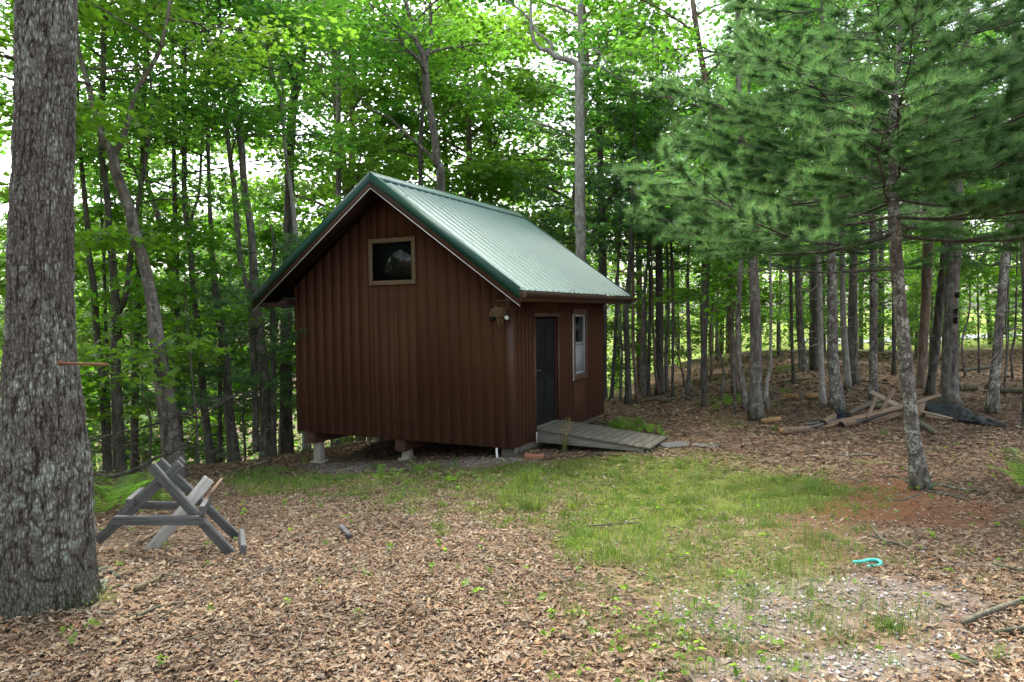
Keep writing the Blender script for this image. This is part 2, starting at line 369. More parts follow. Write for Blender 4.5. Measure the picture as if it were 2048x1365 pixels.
def zones(x, y, z):
    px, py = proj(np.stack([x, y, z], -1))
    px = px + (vn2(x, y, 1.7, 9.1) - .5) * 120 / np.maximum(y, 2) * 3; py = py + (vn2(x, y, 1.7, 5.1) - .5) * 260 / np.maximum(y, 2)
    f = (y > 1.2)
    k = lambda L: ell(px, py, L) * f
    ba_ = k(BARE); sp = k(SPARSE); ba_ = np.maximum(ba_, .55 * sp)
    return k(MOSS), k(GRASS), k(GRAVEL), k(NEEDLE), ba_

# ------------------------------------------------------------------ ground sheet
def axis(a, b, d, lo, hi):
    c = list(np.arange(a, b, d)); s = d; v = c[-1]
    while v < hi: s *= 1.25; v += s; c.append(v)
    s = d; v = a; pre = []
    while v > lo: s *= 1.25; v -= s; pre.append(v)
    return np.array(pre[::-1] + c)
gx = axis(-9, 12, .1, -400, 400); gy = axis(1.2, 19, .1, -120, 600)
GX, GY = np.meshgrid(gx, gy); GZ = H(GX, GY)
mo, gr, gv, ne, ba = zones(GX, GY, GZ)
GZ = GZ + mo * (vn2(GX, GY, 6, 2) - .3) * .035
i = (np.arange(len(gy) - 1)[:, None] * len(gx) + np.arange(len(gx) - 1)[None]).ravel()
gq = np.stack([i, i + 1, i + 1 + len(gx), i + len(gx)], -1)
ground = mk('ground', np.stack([GX, GY, GZ], -1).reshape(-1, 3), [gq], None, None, np.stack([np.clip(mo + gr * .35, 0, 1), gv, np.maximum(ne, 0)], -1).reshape(-1, 3), True)
tag(ground, kind='structure')
a2 = ground.data.color_attributes.new('Bare', 'FLOAT_COLOR', 'POINT'); b4 = np.ones((GX.size, 4), np.float32); b4[:, 0] = ba.ravel()
# far sunny meadow to the right and behind
b4[:, 1] = np.clip((GY.ravel() - 33) / 5, 0, 1) * np.clip((GX.ravel() + 2) / 4, 0, 1); a2.data.foreach_set('color', b4.ravel())
def groundmat():
    m, nt, nd, ln = newmat('forest_floor')
    v = mapping(nt, (1, 1, 1)); a = N(nt, 'ShaderNodeAttribute'); a.attribute_name = 'Col'; s = N(nt, 'ShaderNodeSeparateColor'); ln.new(a.outputs['Color'], s.inputs[0])
    b = N(nt, 'ShaderNodeAttribute'); b.attribute_name = 'Bare'; sb = N(nt, 'ShaderNodeSeparateColor'); ln.new(b.outputs['Color'], sb.inputs[0])
    vo = N(nt, 'ShaderNodeTexVoronoi', Scale=15.0, Randomness=1.0); 
    nd0 = noise(nt, v, 9, 3, .6); ad = N(nt, 'ShaderNodeVectorMath', operation='MULTIPLY_ADD'); ad.inputs[1].default_value = (.12, .12, .12)
    ln.new(nd0.outputs['Color'], ad.inputs[0]); ln.new(v, ad.inputs[2]); ln.new(ad.outputs[0], vo.inputs['Vector'])
    sv = N(nt, 'ShaderNodeSeparateColor'); ln.new(vo.outputs['Color'], sv.inputs[0])
    leaf = ramp(nt, [(0, (.04, .026, .018)), (.35, (.10, .063, .041)), (.65, (.165, .105, .07)), (1, (.24, .165, .115))], sv.outputs[0]).outputs[0]
    n1 = noise(nt, v, 40, 4, .7); n2 = noise(nt, v, 3.5, 4, .65); n3 = noise(nt, v, 130, 3, .6)
    soil = ramp(nt, [(.3, (.07, .05, .035)), (.7, (.19, .145, .10))], n1.outputs[0]).outputs[0]
    c = leaf
    def edge(sock, amt=.55):
        e = N(nt, 'ShaderNodeMath', operation='MULTIPLY_ADD'); e.inputs[1].default_value = 1.6; e.inputs[2].default_value = -amt; ln.new(sock, e.inputs[0])
        f = N(nt, 'ShaderNodeMath', operation='ADD', use_clamp=True); ln.new(e.outputs[0], f.inputs[0])
        g = N(nt, 'ShaderNodeMath', operation='MULTIPLY_ADD'); g.inputs[1].default_value = 1.2; g.inputs[2].default_value = -.6; ln.new(n1.outputs[0], g.inputs[0]); ln.new(g.outputs[0], f.inputs[1]); return f.outputs[0]
    need = ramp(nt, [(.3, (.09, .04, .02)), (.7, (.25, .12, .06))], n3.outputs[0]).outputs[0]
    grav = ramp(nt, [(.3, (.10, .08, .062)), (.7, (.24, .20, .17))], n1.outputs[0]).outputs[0]
    moss = ramp(nt, [(.28, (.05, .06, .015)), (.5, (.11, .14, .025)), (.75, (.19, .20, .045))], n1.outputs[0]).outputs[0]
    c = mixc(nt, edge(sb.outputs[0]), c, soil)
    c = mixc(nt, edge(s.outputs[2]), c, need)
    c = mixc(nt, edge(s.outputs[1]), c, grav)
    c = mixc(nt, edge(s.outputs[0]), c, moss)
    mead = ramp(nt, [(.3, (.12, .17, .03)), (.7, (.24, .27, .07))], n2.outputs[0]).outputs[0]
    c = mixc(nt, sb.outputs[1], c, mead)
    hgt = N(nt, 'ShaderNodeMath', operation='ADD'); ln.new(vo.outputs['Distance'], hgt.inputs[0]); ln.new(n1.outputs[0], hgt.inputs[1])
    return finish(m, nt, c, .95, hgt.outputs[0], .8, .025, .15)
ground.data.materials.append(groundmat())

# ------------------------------------------------------------------ shed
YAW = .4656; W_, L_, HR, HE, OE, OR_, OB = 4.47, 4.285, 4.409, 2.465, .43, .58, .62
SZ = CAMZ - 2.1166; S0 = np.array([-.004, 10.985, SZ])
vv = np.array([math.sin(YAW), math.cos(YAW), 0]); uu = np.array([-math.cos(YAW), math.sin(YAW), 0]); kk = np.array([0, 0, 1.])
def SW(a): a = np.atleast_2d(a); return S0 + a[:, :1] * vv + a[:, 1:2] * uu + a[:, 2:3] * kk     # shed local (along side wall, along gable, up) -> world
shed = empty('shed', tuple(S0), 'brown board sided shed on concrete piers with green metal gable roof', 'shed', None, math.pi / 2 - YAW)
slope = (HR - HE) / (W_ / 2 + OE)
def zroof(y): return HR - abs(y - W_ / 2) * slope
TH = .11   # roof build-up under the sheet
def sid_wall(axis_, n0, spacing, length, top, openings, z0=0.0, groove=.0065, depth=.010, flip=1, end=None):
    """boards with grooves, outer face at 0, cut round the openings"""
    b = MB(); x = 0.0; first = n0
    xs = [0.0]; q = first
    while q < length - .01: xs.append(q); q += spacing
    xs.append(length)
    def P(s, d, z): return (d, s, z) if axis_ == 'y' else (s, d, z)
    for a, c in zip(xs[:-1], xs[1:]):
        a1, c1 = a + groove / 2 * (a > 0), c - groove / 2 * (c < length)
        cuts = sorted({a1, c1} | {e for o in openings for e in o[:2] if a1 < e < c1} | ({W_ / 2} if axis_ == 'y' and a1 < W_ / 2 < c1 else set()))
        for p, r in zip(cuts[:-1], cuts[1:]):
            m = (p + r) / 2; segs = [(z0, None)]
            for o in openings:
                if o[0] < m < o[1]:
                    segs = ([(z0, o[2])] if o[2] > z0 else []) + [(o[3], None)]
            for lo, hi in segs:
                ta, tb = (top(p), top(r)) if hi is None else (hi, hi)
                d0, d1 = (0, depth) if flip == 1 else (0, -depth)
                c8 = [P(p, d1, lo), P(r, d1, lo), P(r, d0, lo), P(p, d0, lo), P(p, d1, ta), P(r, d1, tb), P(r, d0, tb), P(p, d0, ta)]
                b.hexa(np.array(c8))
    # backing sheet
    cuts = sorted({0, length} | {e for o in openings for e in o[:2]} | ({W_ / 2} if axis_ == 'y' else set()))
    for p, r in zip(cuts[:-1], cuts[1:]):
        m = (p + r) / 2; segs = [(z0, None)]
        for o in openings:
            if o[0] < m < o[1]: segs = ([(z0, o[2])] if o[2] > z0 else []) + [(o[3], None)]
        for lo, hi in segs:
            ta, tb = (top(p), top(r)) if hi is None else (hi, hi)
            d0, d1 = flip * depth, flip * (depth + .06)
            b.hexa(np.array([P(p, d1, lo), P(r, d1, lo), P(r, d0, lo), P(p, d0, lo), P(p, d1, ta), P(r, d1, tb), P(r, d0, tb), P(p, d0, ta)]))
    return b
GW = (1.795, 2.70, 2.69, 3.37)       # gable window opening
DO = (.86, 1.83, .20, 2.06)          # door opening
SWN = (2.62, 3.18, .98, 2.10)        # side window opening
gtop = lambda y: zroof(y) - TH - .02
stop_ = lambda x: zroof(0) - TH - .02
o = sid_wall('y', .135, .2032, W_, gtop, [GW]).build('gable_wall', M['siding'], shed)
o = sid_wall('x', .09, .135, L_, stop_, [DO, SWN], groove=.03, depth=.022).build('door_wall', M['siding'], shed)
b = MB()
b.box(L_ - .08, L_, .0745, W_ - .0745, 0, zroof(0) - TH - .02); b.box(.0745, L_ - .0825, W_ - .08, W_, 0, zroof(W_) - TH - .02)
c8 = [(L_ - .08, .02, zroof(0) - TH - .018), (L_, .02, zroof(0) - TH - .018), (L_, W_ - .02, zroof(0) - TH - .018), (L_ - .08, W_ - .02, zroof(0) - TH - .018),
      (L_ - .08, W_ / 2 - .02, HR - TH - .03), (L_, W_ / 2 - .02, HR - TH - .03), (L_, W_ / 2 + .02, HR - TH - .03), (L_ - .08, W_ / 2 + .02, HR - TH - .03)]
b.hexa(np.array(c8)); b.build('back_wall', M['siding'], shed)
b = MB(); b.box(-.0025, -.0005, .0, 1.7, 2.545, 2.551); b.build('seam_flashing', M['siding'], shed)
b = MB(); b.box(-.012, .09, -.012, -.001, 0, zroof(0) - TH - .04); b.box(-.013, -.001, -.0135, .085, 0, zroof(.09) - TH - .06); b.build('corner_trim', M['trim_brown'], shed)
# floor
b = MB(); b.box(.09, L_ - .09, .09, W_ - .09, .01, .13); b.build('floor', M['grey_wood'], shed)
# beams running away from the gable, then piers under them
def ground_at(v_, u_):
    q = SW((v_, u_, 0))[0]; return float(H(q[0], q[1])) - SZ
for u_, v0 in ((.16, .10), (2.22, .08), (4.22, .08)):
    b = MB(); b.box(v0, L_ - .1, u_ - .10, u_ + .10, -.22, -.004); bevel(b.build('floor_beam', M['trim_brown'] if u_ > 1 else M['deck_wood'], shed), .004)
    for v_ in ((.30, 2.1, 3.9) if u_ > 1 else (.32, 2.1, 3.9)):
        g = ground_at(v_, u_) - .08
        if g > -.24: continue
        b = MB(); z1 = -.224
        wb, wt = .085, .07
        b.hexa(np.array([(v_ - wb, u_ - wb, g), (v_ + wb, u_ - wb, g), (v_ + wb, u_ + wb, g), (v_ - wb, u_ + wb, g), (v_ - wt, u_ - wt, z1), (v_ + wt, u_ - wt, z1), (v_ + wt, u_ + wt, z1), (v_ - wt, u_ + wt, z1)]))
        pr = bevel(b.build('pier', M['concrete'], shed), .012)
        b = MB(); b.box(v_ - .13, v_ + .13, u_ - .13, u_ + .13, g - .1, g + .11); bevel(b.build('footing', M['concrete'], pr), .03)
b = MB(); b.box(.10, .26, .02, .058, -.16, -.003); b.box(.3, 3.9, .03, .0575, -.14, -.003); b.build('rim_board', M['deck_wood'], shed)
# roof sheets: ribs run down the slope
def rib_profile(x0, x1):
    pts = [(x0, 0)]; x = x0 + .06
    while x < x1 - .06:
        pts += [(x - .024, 0), (x - .011, .019), (x + .011, .019), (x + .024, 0)]
        for k in (1, 2):
            mx = x + .2286 * k / 3
            if mx < x1 - .05: pts += [(mx - .008, 0), (mx - .004, .004), (mx + .004, .004), (mx + .008, 0)]
        x += .2286
    pts.append((x1, 0)); return np.array(pts)
pr_ = rib_profile(-OR_ + .03, L_ + OB - .02)
roof = tag(bpy.data.objects.new('roof', None)); 
bpy.data.objects.remove(roof)
nrm = math.hypot(1, slope)
def sheet(side):
    b = MB(); n = len(pr_); ye = -OE if side < 0 else W_ + OE
    V = []
    for yy in (W_ / 2, ye):
        for x, h in pr_:
            zz = zroof(yy) + h; V.append((x, yy + (0), zz))
    V = np.array(V); low = V.copy(); low[:, 2] -= .006
    i = np.arange(n - 1)
    q = np.stack([i, i + 1, i + 1 + n, i + n], -1)
    if side > 0: q = q[:, ::-1]
    b.add(V, q[:, ::-1] if side < 0 else q[:, ::-1]); b.add(low, q)
    e = np.stack([i + n, i + 1 + n, i + 1 + 3 * n, i + 3 * n], -1); b.f4.append(e)
    return b
rf = sheet(-1).build('roof', M['roof'], shed)
sheet(1).build('roof', M['roof'], shed)
# ridge cap
b = MB(); x0, x1 = -OR_, L_ + OB
for s in (-1, 1):
    y1 = W_ / 2 + s * .17
    b.hexa(np.array([(x0, W_ / 2, HR + .024), (x1, W_ / 2, HR + .024), (x1, y1, zroof(y1) + .022), (x0, y1, zroof(y1) + .022), (x0, W_ / 2, HR + .034), (x1, W_ / 2, HR + .034), (x1, y1, zroof(y1) + .026), (x0, y1, zroof(y1) + .026)]))
b.build('ridge_cap', M['roof'], rf)
# rake trims (front and back): green band + pale bright folded edge, brown fascia, thin white drip line
def rake(x0, x1, top, bot, name, mat, par, e0=0.0):
    b = MB()
    for s in (-1, 1):
        ye = (-OE - e0) if s < 0 else (W_ + OE + e0)
        b.hexa(np.array([(x0, W_ / 2, HR + bot), (x1, W_ / 2, HR + bot), (x1, ye, zroof(ye) + bot), (x0, ye, zroof(ye) + bot), (x0, W_ / 2, HR + top), (x1, W_ / 2, HR + top), (x1, ye, zroof(ye) + top), (x0, ye, zroof(ye) + top)]))
    return b.build(name, mat, par)
rake(-OR_ - .012, -OR_, .028, -.135, 'rake_trim', M['green_trim'], shed)
rake(-OR_, -OR_ + .075, .028, .022, 'rake_cap', M['green_trim'], shed)
rake(-OR_ + .004, -OR_ + .03, -.018, -.225, 'rake_fascia', M['trim_brown'], shed)
rake(-OR_ + .001, -OR_ + .012, -.228, -.240, 'drip_edge', M['white'], shed)
rake(L_ + OB - .03, L_ + OB, .028, -.14, 'rake_trim', M['green_trim'], shed)
# soffit under both overhangs: sloped boards in the gable overhangs
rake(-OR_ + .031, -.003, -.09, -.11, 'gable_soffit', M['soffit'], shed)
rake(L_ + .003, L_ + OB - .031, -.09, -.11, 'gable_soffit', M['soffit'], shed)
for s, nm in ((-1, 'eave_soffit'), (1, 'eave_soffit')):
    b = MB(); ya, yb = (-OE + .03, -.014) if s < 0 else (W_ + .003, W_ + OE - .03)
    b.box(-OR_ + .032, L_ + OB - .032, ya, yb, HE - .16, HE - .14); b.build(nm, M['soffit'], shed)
    b = MB(); yy = -OE + .004 if s < 0 else W_ + OE - .03
    b.box(-OR_ + .031, L_ + OB - .031, yy, yy + .025, HE - .165, HE - .012); b.build('eave_fascia', M['trim_brown'], shed)
# gutter under the near eave
b = MB(); n = 9; prof = [(-.004, -.035), (-.004, -.108), (-.070, -.108), (-.092, -.075), (-.102, -.03), (-.096, -.03), (-.085, -.073), (-.066, -.102), (-.010, -.102), (-.010, -.035)]
V = []; 
for x in (-OR_ + .06, L_ + OB + .06):
    for y, z in prof: V.append((x, -OE + y, HE + z))
k = len(prof); i = np.arange(k); b.add(np.array(V), np.stack([i, (i + 1) % k, (i + 1) % k + k, i + k], -1))
b.ng.append(np.arange(k)[None]); b.ng.append(np.arange(k)[::-1][None] + k)
b.build('gutter', M['gutter'], shed)
# gable window
wf = None
b = MB(); y0, y1, z0, z1 = GW; t = .085; e = -.028
b.box(e, -.001, y0 - .03, y1 + .03, z1 - .02, z1 + .055); b.box(e, -.001, y0 - .03, y1 + .03, z0 - .055, z0 + .02)
b.box(e - .002, -.001, y0 - .03, y0 + .045, z0 + .021, z1 - .021); b.box(e - .002, -.001, y1 - .045, y1 + .03, z0 + .021, z1 - .021)
wf = bevel(b.build('window', M['tan_wood'], shed), .004); wf['label'] = 'small square loft window with worn tan wood trim'
b = MB(); b.box(.012, .02, y0, y1, z0, z1); b.build('pane', M['glass'], wf)
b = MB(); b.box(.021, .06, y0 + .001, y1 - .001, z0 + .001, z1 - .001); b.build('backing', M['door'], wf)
# door
x0, x1, z0, z1 = DO
b = MB(); b.box(x0 + .03, x1 - .03, .045, .075, z0 + .015, z1 - .03)
for (pa, pb, qa, qb) in ((.11, .45, .12, .78), (.53, .87, .12, .78), (.11, .45, .9, 1.74), (.53, .87, .9, 1.74)): b.box(x0 + pa, x0 + pb, .035, .0445, z0 + qa, z0 + qb)
dr = bevel(b.build('door', M['door'], shed), .005); dr['label'] = 'dark closed plank door'
b = MB(); b.box(x0 + .06, x0 + .10, .02, .0345, z0 + .86, z0 + 1.0); b.tube([(x0 + .08, .035, z0 + .96), (x0 + .08, -.02, z0 + .96), (x0 + .17, -.025, z0 + .955)], [.01, .01, .008], 8)
b.build('handle', M['metal'], dr)
b = MB(); b.box(x0 - .07, x1 + .09, -.022, -.001, z1, z1 + .075); b.box(x0 - .035, x0 - .001, -.02, .09, z0, z1 - .001); b.box(x1 + .001, x1 + .05, -.02, .09, z0, z1 - .001)
b.build('door_frame', M['tan_wood'] if 0 else M['trim_brown'], shed)
b = MB(); b.box(x0, x1, -.02, .1, z0 - .03, z0 + .012); b.build('threshold', M['deck_wood'], shed)
# side window: brown casing, white jamb, upper glass, lower screen
x0, x1, z0, z1 = SWN
b = MB(); b.box(x0 - .09, x1 + .09, -.03, -.001, z1 - .005, z1 + .10); b.box(x0 - .09, x1 + .09, -.03, -.001, z0 - .14, z0 - .03); b.box(x0 - .09, x0 - .005, -.029, -.001, z0 - .029, z1 - .006); b.box(x1 + .005, x1 + .09, -.029, -.001, z0 - .029, z1 - .006)
sw = bevel(b.build('window', M['trim_brown'], shed), .003); sw['label'] = 'tall sash window with brown casing and lower insect screen'
b = MB(); b.box(x0 - .094, x0 - .091, -.034, .0, z0 - .14, z1 + .0); b.build('casing_edge', M['white'], sw)
b = MB(); zm = (z0 + z1) / 2
b.box(x0, x0 + .045, -.012, .05, z0 - .02, z1); b.box(x1 - .045, x1, -.012, .05, z0 - .02, z1); b.box(x0 + .046, x1 - .046, -.01, .05, zm - .02, zm + .025); b.box(x0 + .046, x1 - .046, -.011, .05, z0 - .028, z0 + .02); b.box(x0 + .046, x1 - .046, -.011, .05, z1 - .05, z1)
b.build('frame', M['screen'], sw)
b = MB(); b.box(x0 + .046, x1 - .046, .02, .028, zm + .026, z1 - .051); b.build('pane', M['glass'], sw)
b = MB(); b.box(x0 + .046, x1 - .046, .005, .012, z0 + .021, zm - .021); b.build('screen', M['screen'], sw)
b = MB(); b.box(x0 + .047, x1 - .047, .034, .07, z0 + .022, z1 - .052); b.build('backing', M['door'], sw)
# flood light with twin lamps, and the nest on it
b = MB(); b.tube([(-.001, .14, 2.10), (-.03, .14, 2.10)], [.055, .05], 14); fl = b.build('floodlight', M['metal'], shed, True); fl['label'] = 'twin lamp floodlight by the shed corner'
for dy, dz in ((.07, -.02), (-.10, .0)):
    b = MB(); b.tube([(-.03, .14 + dy * .3, 2.1), (-.07, .14 + dy, 2.09 + dz), (-.12, .14 + dy * 1.3, 2.08 + dz), (-.18, .14 + dy * 1.5, 2.06 + dz)], [.012, .016, .034, .043], 14); lm = b.build('lamp', M['door'], fl, True)
    b = MB(); b.tube([(-.181, .14 + dy * 1.5, 2.06 + dz), (-.196, .14 + dy * 1.56, 2.054 + dz), (-.20, .14 + dy * 1.57, 2.053 + dz)], [.038, .03, .008], 14); b.build('lens', M['lamp_white'] if dy < 0 else M['door'], lm, True)
b = MB(); q = SW((-.10, .16, 2.15))[0]
th = np.linspace(0, 2 * np.pi, 18, endpoint=False)
for k in range(230):
    a0 = rng.uniform(0, 6.28); c0 = rng.uniform(-1, 1); rr = .125 * rng.uniform(.6, 1.05)
    p = q + np.array([math.cos(a0) * rr * math.sqrt(1 - c0 * c0 * .6), math.sin(a0) * rr * math.sqrt(1 - c0 * c0 * .6), c0 * .075])
    d = rng.normal(size=3); d[2] *= .35; d /= np.linalg.norm(d)
    L = rng.uniform(.05, .13)
    pp = np.array([p - d * L / 2, p + rng.normal(size=3) * .012, p + d * L / 2]); b.tube(pp, [.0035, .005, .002], 4, False)
for k in range(14):
    p = q + np.array([rng.uniform(-.05, .05), rng.uniform(-.05, .05), -.05]); b.tube([p, p + [rng.uniform(-.02, .02), rng.uniform(-.02, .02), -.08], p + [rng.uniform(-.04, .04), rng.uniform(-.04, .04), -rng.uniform(.12, .2)]], [.004, .003, .0015], 4, False)
u_, v_ = np.meshgrid(np.linspace(0, np.pi, 9), th); Vn = np.stack([np.sin(u_) * np.cos(v_) * .085, np.sin(u_) * np.sin(v_) * .085, np.cos(u_) * .06], -1) + q
ii = np.arange(18)[:, None] * 9 + np.arange(8)[None]; jj = ((np.arange(18) + 1) % 18)[:, None] * 9 + np.arange(8)[None]
b.add(Vn.reshape(-1, 3), np.stack([ii, ii + 1, jj + 1, jj], -1).reshape(-1, 4))
tag(b.build('bird_nest', M['nest'], None, False, tuple(q)), 'shaggy brown bird nest built over the floodlight on the shed wall', 'nest')
# white pipe, cut near the corner
b = MB(); b.tube(spline([(.03, .30, .02), (.0, .29, -.06), (-.03, .27, -.12), (-.035, .26, -.2), (-.035, .26, -.30)], .02), np.full(len(spline([(.03, .30, .02), (.0, .29, -.06), (-.03, .27, -.12), (-.035, .26, -.2), (-.035, .26, -.30)], .02)), .018), 10)
b.build('drain_pipe', M['white_pipe'], shed, True)
# broken downspout straw hanging off the gutter end
b = MB()
for a_ in ((.0, .12), (.03, .28), (-.02, .20)):
    P = spline([(L_ + OB + .02, -OE - .06, HE - .12), (L_ + OB + .08 + a_[0], -OE - .08, HE - .13 - a_[1] * .3), (L_ + OB + .12 + a_[0], -OE - .1, HE - .14 - a_[1])], .04); b.tube(SW(P), np.full(len(P), .006), 5)
q = SW((L_ + OB + .04, -OE - .06, HE - .12))[0]
tag(b.build('dead_vine', M['twig'], None, False, tuple(q)), 'dry pale vine strand hanging off the far gutter end', 'vine')

# ------------------------------------------------------------------ ramp, slabs, brick
RV0, RV1, RL = .84, 1.93, 1.93
rq = SW((RV0, -RL, 0))[0]; zend = float(H(rq[0], rq[1])) - SZ
ramp_ = empty('wooden_ramp', tuple(SW((1.38, 0, 0))[0]), 'short weathered plank ramp sloping down from the shed door', 'ramp', None, math.pi / 2 - YAW)
zs = .165; ze = zend + .045
def rz(y): return zs + (ze - zs) * (-y / RL)
npl = 14; b = MB(); pw = RL / npl
for k in range(npl):
    ya, yb = -.025 - pw * k - .005, -.025 - pw * (k + 1) + .006; jz = rng.uniform(-.003, .003); ov = rng.uniform(-.012, .012)
    x0, x1 = RV0 - 1.38 + ov, RV1 - 1.38 + ov
    b.hexa(np.array([(x0, yb, rz(yb) + jz), (x1, yb, rz(yb) + jz), (x1, ya, rz(ya) + jz), (x0, ya, rz(ya) + jz), (x0, yb, rz(yb) + .034 + jz), (x1, yb, rz(yb) + .034 + jz), (x1, ya, rz(ya) + .034 + jz), (x0, ya, rz(ya) + .034 + jz)]))
bevel(b.build('deck', M['deck_wood'], ramp_), .004)
for x in (RV0 - 1.38 + .02, .02, RV1 - 1.38 - .06):
    b = MB(); yb = -RL + .08
    b.hexa(np.array([(x, yb, rz(yb) - .05), (x + .04, yb, rz(yb) - .05), (x + .04, -.03, zs - .20), (x, -.03, zs - .20), (x, yb, rz(yb) - .004), (x + .04, yb, rz(yb) - .004), (x + .04, -.03, rz(-.03) - .004), (x, -.03, rz(-.03) - .004)]))
    bevel(b.build('stringer', M['ramp_side'], ramp_), .004)
b = MB(); b.box(RV0 - 1.385, RV0 - 1.365, -.03, -.012, -.05, .14); b.build('edge_strip', M['white'], ramp_)
def rockmesh(name, c, rx, ry, rz_, mat, label, cat, group=None, seed=0, flat=.5, rot=0):
    u_, v_ = np.meshgrid(np.linspace(0, np.pi, 12), np.linspace(0, 2 * np.pi, 18, endpoint=False)); P = np.stack([np.sin(u_) * np.cos(v_), np.sin(u_) * np.sin(v_), np.cos(u_)], -1)
    P = np.sign(P) * np.abs(P) ** flat
    P *= (1 + .5 * (vn(P * 1.6 + seed * 7.7)[..., None] - .5)); P *= np.array([rx, ry, rz_]); cr, sr = math.cos(rot), math.sin(rot)
    P = np.stack([P[..., 0] * cr - P[..., 1] * sr, P[..., 0] * sr + P[..., 1] * cr, P[..., 2]], -1)
    ii = np.arange(18)[:, None] * 12 + np.arange(11)[None]; jj = ((np.arange(18) + 1) % 18)[:, None] * 12 + np.arange(11)[None]
    return tag(mk(name, P.reshape(-1, 3), [np.stack([ii, ii + 1, jj + 1, jj], -1).reshape(-1, 4)], mat, None, None, False, tuple(c)), label, cat, group)
q = hit(1352, 892); rockmesh('stone_slab', q + [0, 0, .0], .26, .2, .035, M['stone'], 'flat grey stone slab nearest the foot of the wooden ramp', 'stone slab', None, 1, .45, .3)
q = hit(1415, 893); rockmesh('stone_slab', q + [0, 0, .0], .2, .12, .03, M['stone'], 'smaller grey stone slab lying past the ramp slab in the moss', 'stone slab', None, 2, .5, -.2)
q = hit(1068, 917); b = MB(); b.box(-.15, .15, -.06, .06, -.03, .06); o = bevel(b.build('brick', M['brick'], None), .008); o.location = q; o.rotation_euler = (.03, .05, -.15); tag(o, 'broken red brick lying on the ground under the ramp corner', 'brick')

L2 = L_
# ------------------------------------------------------------------ foliage generators
def unit(a): return a / (np.linalg.norm(a, axis=-1, keepdims=True) + 1e-9)
DIA = np.array([(0, 0, 0), (-.36, .45, .07), (0, 1, -.05), (.36, .45, .07)]); DIAF = np.array([(0, 2, 1), (0, 3, 2)])
MAP = np.array([(0, 0, 0), (-.42, .12, .06), (-.24, .30, .02), (-.56, .58, .05), (-.22, .62, .0), (0, 1.05, -.08), (.22, .62, 0), (.56, .58, .05), (.24, .30, .02), (.42, .12, .06), (0, .5, -.03)])
MAPF = np.array([(10, i + 1, i) for i in range(9)] + [(10, 0, 9)])
OAK = np.array([(0, 0, 0), (-.12, .12, .02), (-.20, .27, .06), (-.10, .36, .02), (-.28, .52, .09), (-.12, .62, .02), (-.22, .80, .08), (0, 1, .05), (.22, .80, .08), (.12, .62, .02), (.28, .52, .09), (.10, .36, .02), (.20, .27, .06), (.12, .12, .02), (0, .3, 0), (0, .65, -.01)])
OAKF = np.array([(14, 1, 0), (14, 2, 1), (14, 3, 2), (14, 15, 3), (15, 4, 3), (15, 5, 4), (15, 6, 5), (15, 7, 6), (15, 8, 7), (15, 9, 8), (15, 10, 9), (15, 11, 10), (15, 14, 11), (14, 12, 11), (14, 13, 12), (14, 0, 13)])
def leaves(P, Nn, size, tmpl, tf, colr, g=rng, az=None):
    """one mesh array of many leaves: positions P, normals Nn"""
    n = len(P); Nn = unit(Nn); r = g.normal(size=(n, 3)) if az is None else az
    T = unit(r - Nn * (r * Nn).sum(-1, keepdims=True)); B = np.cross(T, Nn)
    s = np.broadcast_to(np.asarray(size, float).reshape(-1, 1, 1), (n, 1, 1))
    V = P[:, None] + s * (tmpl[None, :, :1] * B[:, None] + tmpl[None, :, 1:2] * T[:, None] + tmpl[None, :, 2:] * Nn[:, None])
    k = len(tmpl); Fc = (tf[None] + (np.arange(n) * k)[:, None, None]).reshape(-1, 3)
    return V.reshape(-1, 3), Fc, np.repeat(colr, k, axis=0)
def greens(n, base, g, var=.28, yel=.25):
    c = np.array(base)[None] * (1 + g.normal(size=(n, 1)) * var * .6).clip(.4, 1.8); y = g.random((n, 1)) * yel
    return (c * (1 - y) + y * np.array([[.16, .235, .035]]))
GREEN = [(.07, .185, .042), (.082, .20, .042), (.062, .17, .044), (.096, .21, .042)]

